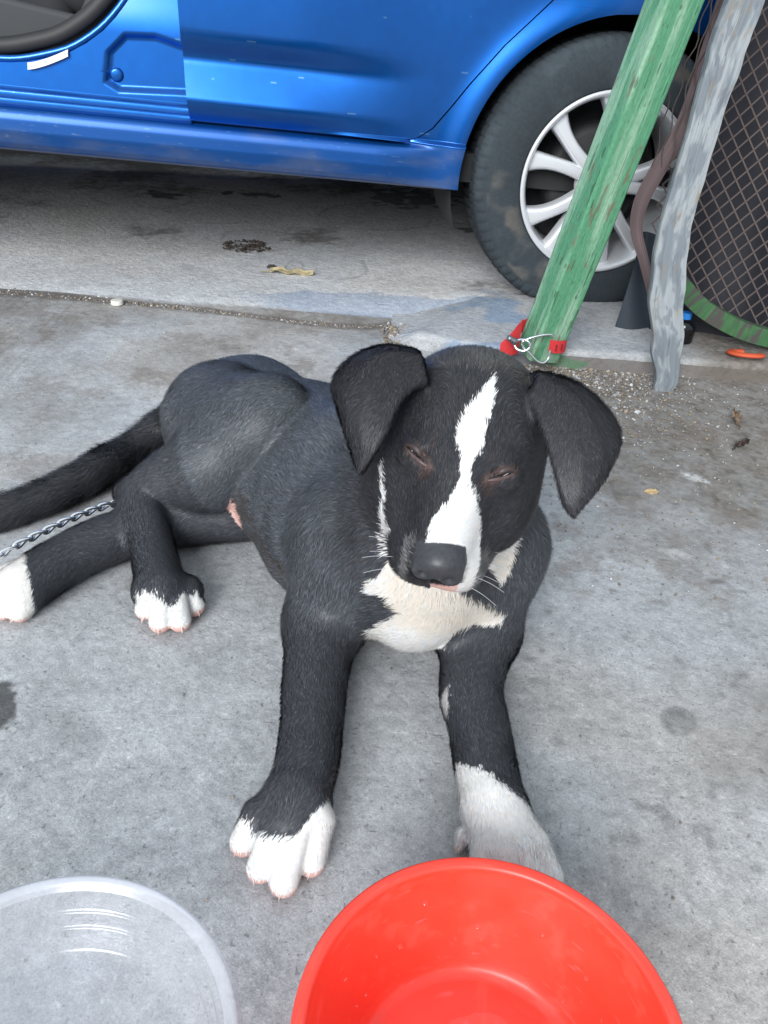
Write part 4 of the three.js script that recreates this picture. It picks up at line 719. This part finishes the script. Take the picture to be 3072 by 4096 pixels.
// ---------- things around the dog ----------
// green timber post, a square section seen on its corner, leaning a little
{
  const post = thing('timber_post', 'weathered green painted timber post standing on the concrete threshold', 'post', [0.296, 0.03, -1.632]);
  const axis = V(0.112, 0.64, 0.055).normalize();
  post.quaternion.setFromUnitVectors(V(0, 1, 0), axis).multiply(new THREE.Quaternion().setFromAxisAngle(V(0, 1, 0), 0.3));
  const S = 0.0345, L = 1.75, c = 0.006, ring = [];
  for (const [sx, sz] of [[1, 1], [-1, 1], [-1, -1], [1, -1]]) for (let k = 0; k < 4; k++) { const a0 = Math.atan2(sz, sx) - Math.PI / 4 + k / 3 * Math.PI / 2; ring.push([sx * (S - c) + c * Math.cos(a0), sz * (S - c) + c * Math.sin(a0)]); }
  const per = [0]; for (let i = 1; i <= ring.length; i++) per.push(per[i - 1] + Math.hypot(ring[i % ring.length][0] - ring[i - 1][0], ring[i % ring.length][1] - ring[i - 1][1]));
  const g = sheet(ring.length, 120, (u, v) => { const k = Math.round(u * ring.length), q = ring[k % ring.length], y = v * L, n = 1 + 0.05 * (fbm2((k % ring.length) * 0.9, y * 7, 3, 401) - 0.5); return [q[0] * n, y, q[1] * n]; }, (u, v) => [per[Math.round(u * ring.length)] / per[ring.length], v]);
  g.index.array.reverse?.(); g.computeVertexNormals();
  const grain = (u, v) => fbm2(u * 70, v * 6 + 2 * fbm2(u * 6, v * 8, 2, 411), 4, 412);
  const tex = colorTexture(512, 2048, (u, v) => {
    const gr = grain(u, v), wear = smoothstep(fbm2(u * 14, v * 9, 5, 413) + 0.2 * (gr - 0.5), 0.42, 0.72), fine = 0.75 + 0.5 * fbm2(u * 160, v * 300, 3, 414);
    let c = mixc3([0.09, 0.26, 0.145], [0.23, 0.39, 0.265], wear); c = c.map((q) => q * fine * (0.93 + 0.14 * gr));
    const bare = fbm2(u * 26, v * 34, 4, 415); if (bare > 0.68) c = mixc3(c, [0.16, 0.115, 0.08], Math.min(0.75, (bare - 0.68) * 7)); const dk = noise2(u * 60, v * 60, 416); if (dk > 0.87) c = c.map((q) => q * 0.55);
    return c;
  });
  mesh('beam', g, std({ map: tex, roughness: 0.7, specularIntensity: 0.5, bumpMap: grayTexture(512, 1024, (u, v) => 0.6 * grain(u, v) + 0.4 * fbm2(u * 120, v * 200, 2, 417)), bumpScale: 0.0014 }), post);
  mesh('end_grain', sheet(1, 1, (u, v) => [lerp(-S, S, u) * 0.99, 0.001, lerp(-S, S, v) * 0.99]), std({ rgb: [0.2, 0.16, 0.1], roughness: 0.9, side: THREE.DoubleSide }), post);
}
// red strap round the foot of the post
{
  const strap = thing('strap', 'red nylon strap buckled round the foot of the green post', 'strap', [0.296, 0.03, -1.632]);
  const red = std({ map: colorTexture(256, 64, (u, v) => { const w = 0.85 + 0.3 * (noise2(u * 120, v * 18, 421) + 0.4 * Math.sin(u * 400)); return [0.62 * w, 0.035 * w, 0.04 * w]; }), roughness: 0.7, side: THREE.DoubleSide });
  const band = (pts, w, n = 40) => { const c = new THREE.CatmullRomCurve3(pts.map((p) => V(...p.slice(0, 3)))); return mergeGeometries([0, 0.0022].map((off) => sheet(n, 4, (u, v) => { const p = c.getPoint(u), t = c.getTangent(u), o = V(t.z, 0, -t.x).normalize(); return [p.x + o.x * off, p.y + (v - 0.5) * w, p.z + o.z * off]; }))); };
  // flap on the right with stitched slots, wrapped behind the post
  mesh('webbing', band([[0.012, 0.038, 0.052], [0.03, 0.034, 0.045], [0.047, 0.032, 0.03], [0.052, 0.034, 0.004], [0.03, 0.045, -0.03], [0, 0.05, -0.052], [-0.035, 0.045, -0.035], [-0.055, 0.035, -0.005], [-0.062, 0.03, 0.02]], 0.026), red, strap);
  for (const x of [0.026, 0.038]) { const s = mesh('slot', new THREE.BoxGeometry(0.0022, 0.014, 0.0012), std({ rgb: [0.2, 0.012, 0.014], roughness: 0.8 }), strap); s.position.set(x, 0.034, 0.0495 - (x - 0.026) * 0.5); s.rotation.y = 0.5; }
  const lf = mesh('strap_end', sheet(10, 6, (u, v) => [lerp(-0.085, -0.044, u), lerp(0.0, 0.075, v) * lerp(0.35, 1, u) + 0.004, 0.036 - 0.02 * u + 0.006 * Math.sin(u * 3)]), red, strap);
}
// bent wire triangle and swivel that join strap and chain
{
  const hook = thing('wire_clasp', 'bright bent wire clasp hooked into the red strap on the post', 'clasp', [0.296, 0.03, -1.632]);
  const steel = std({ rgb: [0.75, 0.76, 0.78], metalness: 0.9, roughness: 0.22 });
  mesh('ring', tube([[0.014, 0.06, 0.056], [0.008, 0.064, 0.058], [-0.03, 0.056, 0.062], [-0.046, 0.046, 0.063], [-0.044, 0.038, 0.063], [-0.03, 0.026, 0.064], [-0.008, 0.008, 0.064], [0.004, 0.006, 0.062], [0.012, 0.014, 0.057], [0.014, 0.03, 0.054]].map((p) => V(...p)), 0.0022, 90, 8, false), steel, hook);
  mesh('loop', tube([[-0.05, 0.05, 0.06], [-0.036, 0.05, 0.066], [-0.03, 0.04, 0.068], [-0.04, 0.03, 0.068], [-0.056, 0.032, 0.062], [-0.06, 0.042, 0.058]].map((p) => V(...p)), 0.0026, 50, 8, true), steel, hook);
  mesh('swivel', new THREE.LatheGeometry([[0, -0.012], [0.006, -0.011], [0.0075, -0.004], [0.005, 0.002], [0.007, 0.006], [0.005, 0.011], [0, 0.012]].map((q) => new THREE.Vector2(...q)), 20).rotateZ(1.1).translate(-0.066, 0.048, 0.06), std({ rgb: [0.25, 0.26, 0.28], metalness: 0.9, roughness: 0.35 }), hook);
}
// steel chain over the dog's lower hind leg
{
  const chain_ = thing('chain', 'silver twisted steel chain lying over the puppy hind leg', 'chain', [0, 0, 0]);
  const path = new THREE.CatmullRomCurve3([[-1.25, 0.006, -0.62], [-0.9, 0.006, -0.5], [-0.68, 0.007, -0.545], [-0.57, 0.012, -0.63], [-0.505, 0.035, -0.69], [-0.46, 0.062, -0.73], [-0.437, 0.0695, -0.774], [-0.412, 0.0685, -0.819], [-0.384, 0.064, -0.868], [-0.358, 0.054, -0.913], [-0.335, 0.03, -0.965], [-0.31, 0.01, -1.0]].map((p) => V(...p)));
  const pts = [], hw = 0.0052, hl = 0.0128; for (let i = 0; i < 20; i++) { const a = i / 20 * Math.PI * 2, c = Math.cos(a), s = Math.sin(a), tw = 0.8 * c; pts.push(V(c * hl, s * hw * Math.cos(tw), s * hw * Math.sin(tw))); }
  const link = tube(pts, 0.0022, 44, 9, true), steel = std({ rgb: [0.9, 0.91, 0.93], metalness: 1, roughness: 0.22 });
  const n = Math.floor(path.getLength() / 0.0208), m = new THREE.Matrix4();
  for (let i = 0; i <= n; i++) { const u = i / n, p = path.getPointAt(u), t = path.getTangentAt(u), up = V(0, 1, 0), sd = t.clone().cross(up).normalize(), nn = sd.clone().cross(t).normalize(), l = mesh('link', link, steel, chain_); m.makeBasis(t, nn, sd); l.quaternion.setFromRotationMatrix(m).multiply(new THREE.Quaternion().setFromAxisAngle(V(1, 0, 0), 0.55)); l.position.copy(p); }
}
// grey split-wood stake
{
  const stake = thing('wooden_stake', 'bare grey split wood stake leaning in front of the mesh panel', 'stake', [0.546, 0, -1.562]);
  const C = [[0, 0.0, 0.018, 0.011], [0.002, 0.02, 0.021, 0.012], [-0.014, 0.09, 0.028, 0.014], [-0.04, 0.2, 0.031, 0.015], [-0.052, 0.27, 0.029, 0.014], [-0.056, 0.33, 0.026, 0.013], [-0.052, 0.42, 0.025, 0.013], [-0.048, 0.5, 0.024, 0.013], [-0.042, 0.6, 0.028, 0.014], [-0.033, 0.68, 0.027, 0.014], [-0.02, 0.8, 0.025, 0.013], [0.0, 1.0, 0.022, 0.012], [0.02, 1.25, 0.02, 0.012]];
  const cs = (v, k) => { const y = v * 1.25; for (let i = 1; i < C.length; i++) if (y <= C[i][1]) { let t = (y - C[i - 1][1]) / (C[i][1] - C[i - 1][1]); t = t * t * (3 - 2 * t); return lerp(C[i - 1][k], C[i][k], t); } return C[C.length - 1][k]; };
  const ring = []; for (let i = 0; i < 14; i++) ring.push([1 - 2 * i / 13, 1]); ring.push([-1.04, 0.8], [-1.05, 0.1], [-1.03, -0.7]); for (let i = 0; i < 7; i++) ring.push([-1 + 2 * i / 6, -1]); ring.push([1.03, -0.7], [1.05, 0.1], [1.04, 0.8]);
  const NR = ring.length, rough = (k, v) => fbm2((k % NR) * 0.55, v * 9, 4, 431) - 0.5;
  const g = sheet(NR, 200, (u, v) => { const k = Math.round(u * NR) % NR, q = ring[k], w = cs(v, 2) * (1 + 0.1 * (fbm2(q[0] > 0 ? 3 : 9, v * 40, 3, 433) - 0.5)), d = cs(v, 3); return [cs(v, 0) + q[0] * w + 0.0015 * rough(k + 5, v), v * 1.25, q[1] * d + 0.003 * rough(k, v) * Math.sign(q[1])]; }, (u, v) => [u, v]);
  const grain = (u, v) => fbm2((u % 1) * 46, v * 5 + fbm2(u * 5, v * 20, 2, 441), 5, 442);
  const tex = colorTexture(512, 1536, (u, v) => { const gr = grain(u, v), k = fbm2(u * 9, v * 26, 4, 443), ln = smoothstep(noise2(u * 90 + 3 * noise2(u * 4, v * 9), v * 14, 444), 0.62, 0.9); let c = mixc3([0.31, 0.335, 0.345], [0.19, 0.215, 0.235], smoothstep(k, 0.4, 0.62)); c = c.map((q) => q * (0.92 + 0.16 * gr)); const bl = fbm2(u * 16, v * 60, 4, 447); if (bl > 0.58) c = mixc3(c, [0.15, 0.165, 0.19], Math.min(0.6, (bl - 0.58) * 6)); c = mixc3(c, [0.12, 0.125, 0.13], ln * 0.3); const w = fbm2(u * 12, v * 30, 4, 445); if (w > 0.66) c = mixc3(c, [0.26, 0.2, 0.12], (w - 0.66) * 3); return c; });
  mesh('stick', g, std({ map: tex, roughness: 0.9, specularIntensity: 0.3, bumpMap: grayTexture(512, 1024, (u, v) => grain(u, v)), bumpScale: 0.0018 }), stake);
}
// expanded-metal panel with a bent frame, leaning behind the stake
{
  const panel = thing('mesh_panel', 'rusty diamond mesh panel with curved green bottom rail at the right edge', 'mesh panel', [0, 0, 0]);
  const rust = std({ map: colorTexture(128, 128, (u, v) => { const k = fbm2(u * 16, v * 16, 4, 451); return mixc3([0.06, 0.05, 0.047], [0.14, 0.105, 0.095], k); }), roughness: 0.85, metalness: 0.2 });
  // the sheet: bottom rail curve, then leaning away upwards
  const rail = new THREE.CatmullRomCurve3([[0.53, 0.235, -1.725], [0.59, 0.18, -1.72], [0.63, 0.148, -1.72], [0.68, 0.122, -1.72], [0.74, 0.1, -1.72], [0.8, 0.088, -1.72], [0.9, 0.078, -1.725], [1.05, 0.075, -1.73], [1.25, 0.08, -1.74]].map((p) => V(...p)));
  const P = (u, v) => { const x = lerp(0.47, 1.25, u), y = v, bulge = 0.02 * Math.sin(x * 9) * Math.sin(y * 6); return V(x, y, -1.735 - 0.06 * y + bulge * 0.6); };
  const lowAt = (x) => { let best = rail.getPoint(0); for (let i = 0; i <= 60; i++) { const q = rail.getPoint(i / 60); if (Math.abs(q.x - x) < Math.abs(best.x - x)) best = q; } return best.y; };
  const dx = 0.0155, dy = 0.019; // half a diamond across and up
  for (let i = 0; i < 50; i++) {
    const runs = [[]];
    for (let k = 0; k < 60; k++) {
      const y = 0.05 + k * dy, x = 0.48 + i * dx + ((k + i) % 2 ? dx / 2 : -dx / 2) + 0.05 * (y - 0.2);
      if (y < lowAt(x) - 0.008 || x < 0.545 - 0.04 * Math.sin(y * 5)) { if (runs[runs.length - 1].length) runs.push([]); continue; }
      runs[runs.length - 1].push(P((x - 0.47) / 0.78, y));
    }
    for (const pts of runs) { const bars = []; for (let k = 0; k + 1 < pts.length; k++) { const a = pts[k], b = pts[k + 1], d = b.clone().sub(a), c = new THREE.BoxGeometry(0.0028, d.length() + 0.0022, 0.002); c.applyQuaternion(new THREE.Quaternion().setFromUnitVectors(V(0, 1, 0), d.normalize())).translate((a.x + b.x) / 2, (a.y + b.y) / 2, (a.z + b.z) / 2 + (i % 2) * 0.0012); bars.push(c); }
    if (bars.length) mesh('strand', mergeGeometries(bars), rust, panel); }
  }
  // green angle-iron rail, bent
  const RP = [[-0.017, 0.004], [0.016, 0.004], [0.019, 0.001], [0.019, -0.02], [0.016, -0.022], [0.013, -0.02], [0.013, -0.002], [-0.017, -0.002], [-0.019, 0.001]];
  mesh('bottom_rail', sheet(80, RP.length, (u, v) => { const q = RP[Math.round(v * RP.length) % RP.length], p = rail.getPoint(u), t = rail.getTangent(u), n = V(-t.y, t.x, 0).normalize(); return [p.x + n.x * q[0], p.y + n.y * q[0] - 0.017, p.z + q[1] + 0.012]; }), std({ map: colorTexture(1024, 128, (u, v) => { const k = fbm2(u * 50, v * 6, 4, 461), e = fbm2(u * 120, v * 14, 3, 462); return mixc3(mixc3([0.02, 0.075, 0.028], [0.05, 0.14, 0.05], e), [0.055, 0.05, 0.045], smoothstep(k, 0.5, 0.64)); }), roughness: 0.7, side: THREE.DoubleSide }), panel);
  // rusty side strip, kinked outwards
  const strip = new THREE.CatmullRomCurve3([[0.56, 1.2, -1.71], [0.535, 0.85, -1.7], [0.515, 0.66, -1.685], [0.507, 0.58, -1.68], [0.505, 0.524, -1.68], [0.495, 0.4565, -1.68], [0.4675, 0.3846, -1.68], [0.4518, 0.3287, -1.68], [0.4566, 0.2818, -1.685], [0.4866, 0.2212, -1.69], [0.5248, 0.1461, -1.7], [0.545, 0.1, -1.71]].map((p) => V(...p)));
  mesh('side_strip', sheet(120, 4, (u, v) => { const p = strip.getPoint(u), t = strip.getTangent(u), n = V(-t.y, t.x, 0).normalize(), w = 0.016 * (1 - 0.25 * Math.sin(u * 9)), a = (v - 0.5) * 2; return [p.x + n.x * w * a * 0.8, p.y + n.y * w * a * 0.8, p.z + 0.006 * (1 - a * a)]; }), std({ map: colorTexture(64, 512, (u, v) => { const k = fbm2(u * 5, v * 40, 4, 471); return mixc3([0.06, 0.042, 0.045], [0.17, 0.12, 0.12], k); }), roughness: 0.8, side: THREE.DoubleSide }), panel);
  // loose torn end of the mesh between post and stake
  for (let i = 0; i < 6; i++) { const pts = []; for (let k = 0; k <= 22; k++) { const y = 0.4 + k * 0.034, sway = 0.045 * Math.sin(y * 7) * (y < 0.6 ? 1 : 0.5); pts.push(V(0.452 + i * 0.012 + ((k + i) % 2 ? 0.0065 : 0) + 0.09 * (y - 0.4) + sway * 0.3, y, -1.665 + 0.012 * Math.sin(y * 11 + i) - 0.02 * (y - 0.4))); } mesh('torn_strand', tube(pts, 0.0013, 60, 5), rust, panel); }
}
// dark tarpaulin hung behind the mesh
{
  const g = sheet(60, 40, (u, v) => { const x = lerp(0.565 - 0.03 * v, 1.35, u), y = lerp(0.035, 1.3, v) + 0.012 * Math.sin(u * 22) * (1 - v); return [x, y, -1.80 - 0.05 * y + 0.012 * Math.sin(u * 31 + v * 5) + 0.01 * Math.sin(v * 17 + u * 9)]; });
  tag(mesh('tarpaulin', mergeGeometries([g, g.clone().translate(0, 0, -0.002)]), std({ rgb: [0.012, 0.012, 0.018], roughness: 0.75, side: THREE.DoubleSide })), 'black tarpaulin sheet hanging right behind the diamond mesh', 'tarpaulin');
  const c = sheet(16, 20, (u, v) => { const y = lerp(0.04, 0.25, v), w = lerp(0.052, 0.018, v); return [0.535 - 0.018 * v + (u - 0.45) * 2 * w, y - 0.015 * u * (1 - v), -1.80 + 0.012 * Math.sin(u * 5 + v * 3)]; });
  tag(mesh('rubber_flap', mergeGeometries([c, c.clone().translate(0, 0, -0.003)]), std({ rgb: [0.03, 0.04, 0.052], roughness: 0.6, side: THREE.DoubleSide })), 'dark blue rubber flap standing between the tyre and the stake', 'rubber flap');
}
// litter and small things lying about
{
  const pot = new THREE.Shape(); // broken ring of orange plastic
  const ring = thing('plastic_ring', 'broken orange plastic ring lying behind the threshold edge', 'plastic ring', [0.737, 0.046, -1.668]);
  mesh('shard', sheet(40, 8, (u, v) => { const a = 0.3 + u * 4.6, b = v * Math.PI * 2, r = 0.027 + 0.008 * Math.cos(b); return [r * Math.cos(a) * 1.15, 0.004 + 0.005 * Math.sin(b) + 0.006 * Math.sin(a), r * Math.sin(a)]; }), std({ rgb: [0.55, 0.085, 0.03], roughness: 0.5, side: THREE.DoubleSide }), ring);
  const bottle = thing('bottle_neck', 'small black bottle with blue top beside the grey stake', 'bottle', [0.617, 0.043, -1.735]);
  mesh('glass_body', new THREE.LatheGeometry([[0, 0], [0.022, 0.0], [0.025, 0.004], [0.025, 0.034], [0.02, 0.046], [0.01, 0.052]].map((q) => new THREE.Vector2(...q)), 28), std({ rgb: [0.006, 0.006, 0.008], roughness: 0.12 }), bottle);
  mesh('cap', new THREE.CylinderGeometry(0.0105, 0.0105, 0.014, 24).translate(0, 0.058, 0), std({ rgb: [0.02, 0.2, 0.6], roughness: 0.4 }), bottle);
  const cap_ = thing('litter_piece', 'small round white plastic bottle top lying near the joint', 'litter', [-0.648, 0.001, -1.826]);
  mesh('cap_shell', new THREE.LatheGeometry([[0, 0.0105], [0.0115, 0.0105], [0.0135, 0.009], [0.014, 0.001], [0.0128, 0.0]].map((q) => new THREE.Vector2(...q)), 40), std({ rgb: [0.68, 0.66, 0.58], roughness: 0.5 }), cap_);
  mesh('cap_ring', new THREE.TorusGeometry(0.0138, 0.0009, 6, 40).rotateX(Math.PI / 2).translate(0, 0.0022, 0), std({ rgb: [0.62, 0.6, 0.53], roughness: 0.5 }), cap_);
  const leaf = (name, label, pos, L, W, turn, rgb, curl, seed) => {
    const r = rng(seed), t = thing(name, label, 'leaf', pos); t.rotation.y = turn;
    mesh('blade', sheet(24, 8, (u, v) => { const a = (v - 0.5) * 2, w = W * Math.sin(Math.PI * u ** 0.85) ** 0.8 * (1 + 0.25 * Math.sin(u * 31)); return [(u - 0.5) * L, 0.003 + curl * a * a + 0.006 * Math.sin(u * 8 + seed) ** 2 + 0.003 * Math.sin(a * 4 + u * 6), a * w]; }), std({ rgb, roughness: 0.8, side: THREE.DoubleSide }), t);
    mesh('stem', tube([V(-L / 2, 0.003, 0), V(-L * 0.62, 0.004, 0.004), V(-L * 0.72, 0.002, 0.002)], 0.0012, 10, 5), std({ rgb: rgb.map((c) => c * 0.7), roughness: 0.8 }), t);
  };
  leaf('dry_leaf', 'curled pale yellow dry leaf lying under the car door', [-0.285, 0.008, -2.12], 0.115, 0.016, -0.12, [0.42, 0.35, 0.2], 0.008, 3);
  leaf('dry_leaf', 'dark brown shrivelled leaf at the right edge of the concrete', [0.63, 0.001, -1.327], 0.04, 0.006, 0.6, [0.045, 0.028, 0.022], 0.004, 8);
  leaf('dry_leaf', 'brown dead leaf below the threshold near the right edge', [0.655, 0.001, -1.44], 0.06, 0.008, 1.4, [0.16, 0.11, 0.075], 0.004, 12);
  const chip = (label, pos, s, rgb, turn) => { const g = new THREE.DodecahedronGeometry(1, 1), p = g.attributes.position; for (let i = 0; i < p.count; i++) { const k = 0.75 + 0.5 * hash3(Math.round(p.getX(i) * 20), Math.round(p.getY(i) * 20), Math.round(p.getZ(i) * 20)); p.setXYZ(i, p.getX(i) * s[0] * k, Math.max(p.getY(i), -0.4) * s[1] * k, p.getZ(i) * s[2] * k); } g.computeVertexNormals(); const m = tag(mesh('stone_chip', g, std({ rgb, roughness: 0.9 })), label, 'stone chip'); m.position.set(pos[0], pos[1] + s[1] * 0.35, pos[2]); m.rotation.y = turn; };
  chip('tan stone chip lying right of the puppy ear', [0.424, 0, -1.139], [0.011, 0.005, 0.005], [0.45, 0.33, 0.18], 0.1);
  chip('white stone chip under the grey stake', [0.468, 0, -1.44], [0.006, 0.004, 0.004], [0.55, 0.55, 0.54], 0.4);
  chip('dark clod of dirt beside the pale dry leaf', [-0.345, 0.006, -2.175], [0.012, 0.007, 0.009], [0.05, 0.045, 0.042], 0.4);
}
// translucent tub
{
  const tub = thing('plastic_tub', 'clear shallow plastic tub standing in the bottom left corner', 'tub', [-0.2, 0.0015, -0.2465]);
  const clear = std({ rgb: [0.95, 0.96, 0.985], transmission: 0.84, thickness: 0, roughness: 0.17, ior: 1.5, specularIntensity: 1 }), rimM = std({ rgb: [0.9, 0.91, 0.95], transmission: 0.72, thickness: 0, roughness: 0.2, ior: 1.5 });
  const L = (pts, s = 128) => new THREE.LatheGeometry(pts.map((q) => new THREE.Vector2(...q)), s);
  mesh('wall', L([[0.0001, 0.002], [0.095, 0.002], [0.1005, 0.003], [0.1035, 0.006], [0.1065, 0.014], [0.1082, 0.0215], [0.1102, 0.0222], [0.112, 0.0236], [0.1124, 0.0262], [0.1112, 0.0275], [0.1132, 0.0345], [0.1152, 0.0352], [0.117, 0.0368], [0.1176, 0.0392], [0.1164, 0.0405], [0.1195, 0.049], [0.1215, 0.052]]), clear, tub);
  mesh('rim', L([[0.1215, 0.052], [0.124, 0.0545], [0.1255, 0.057], [0.1285, 0.0585], [0.131, 0.0578], [0.1325, 0.0545], [0.1335, 0.05], [0.1335, 0.042]]), rimM, tub);
}
// red bowl with a little water
{
  const bowl = thing('plastic_bowl', 'bright red plastic bowl with a puddle of water in front', 'bowl', [0.0925, 0.0015, -0.2635]);
  const scuff = colorTexture(1024, 256, (u, v) => { const n = fbm2(u * 40, v * 10, 4, 601), s = smoothstep(noise2(u * 30 + v * 9, v * 160, 602), 0.9, 1), w = 0.94 + 0.1 * n; return [0.95 * w, (0.052 + 0.02 * smoothstep(n, 0.55, 0.8) + 0.06 * s) * w, (0.027 + 0.018 * smoothstep(n, 0.55, 0.8) + 0.08 * s) * w]; });
  const gloss = grayTexture(512, 128, (u, v) => 0.3 + 0.35 * fbm2(u * 30, v * 8, 4, 603));
  const red = std({ map: scuff, roughness: 1, roughnessMap: gloss, clearcoat: 0.35, clearcoatRoughness: 0.25 }), L = (pts, s = 160) => new THREE.LatheGeometry(pts.map((q) => new THREE.Vector2(...q)), s);
  mesh('shell', L([[0.0001, 0.008], [0.08, 0.008], [0.0855, 0.0092], [0.0895, 0.0125], [0.093, 0.019], [0.0985, 0.034], [0.1055, 0.055], [0.1125, 0.076], [0.1175, 0.089], [0.1185, 0.0935]]), red, bowl);
  mesh('lip', L([[0.1185, 0.0935], [0.1192, 0.0955], [0.121, 0.0965], [0.1262, 0.0965], [0.1278, 0.0955], [0.1283, 0.093], [0.128, 0.086], [0.1268, 0.083]]), red, bowl);
  mesh('outer_wall', L([[0.0001, 0.0], [0.082, 0.0], [0.088, 0.003], [0.094, 0.015], [0.106, 0.05], [0.117, 0.083], [0.1268, 0.083]]), red, bowl);
  const waterM = std({ rgb: [1, 0.98, 0.97], transmission: 1, thickness: 0, roughness: 0.01, ior: 1.45 });
  // a thin puddle with a wandering edge, and drops left on the wall
  const edge = (a) => Math.min(0.0805, 0.07 + 0.012 * Math.sin(a * 2 + 0.6) + 0.006 * Math.sin(a * 5 + 1) + 0.003 * Math.sin(a * 11));
  mesh('water', sheet(120, 14, (u, v) => { const a = u * Math.PI * 2, m = edge(a); return [m * v * Math.cos(a), 0.0083 + 0.0024 * Math.sqrt(Math.max(0, 1 - v ** 6)) + 0.0004 * Math.sin(v * 9 + a * 2), -m * v * Math.sin(a)]; }), waterM, bowl);
  const r = rng(3); for (let i = 0; i < 22; i++) { const a = 0.2 + r() * 2.8, t = r() * r(), R = lerp(0.093, 0.111, t), y = lerp(0.019, 0.072, t), s = 0.0009 + 0.0022 * r() * r(), d = mesh('droplet', new THREE.SphereGeometry(s, 12, 8).scale(1, 1.3, 0.5), waterM, bowl); d.position.set(R * Math.cos(a), y, -R * Math.sin(a)); d.lookAt(0.0925, 0.35, -0.2635); }
}
// added unseen wall beyond the car, blocking light to darken the ground beneath
{
  const wall = thing('light_blocking_wall', 'plain added wall out of view, blocking light behind the blue car', 'wall', [-0.68, -0.01, -3.66]); wall.rotation.y = 0.128;
  mesh('plaster', new THREE.BoxGeometry(9, 1.9, 0.16).translate(0, 0.95, 0), std({ map: colorTexture(256, 256, (u, v) => { const q = 0.26 * (0.75 + 0.5 * fbm2(u * 12, v * 6, 4, 501)); return [q, q * 0.94, q * 0.85]; }), roughness: 0.95 }), wall);
  mesh('coping', new THREE.BoxGeometry(9.1, 0.07, 0.24).translate(0, 1.935, 0), std({ rgb: [0.3, 0.29, 0.27], roughness: 0.9 }), wall);
}
renderer.render(scene, camera);
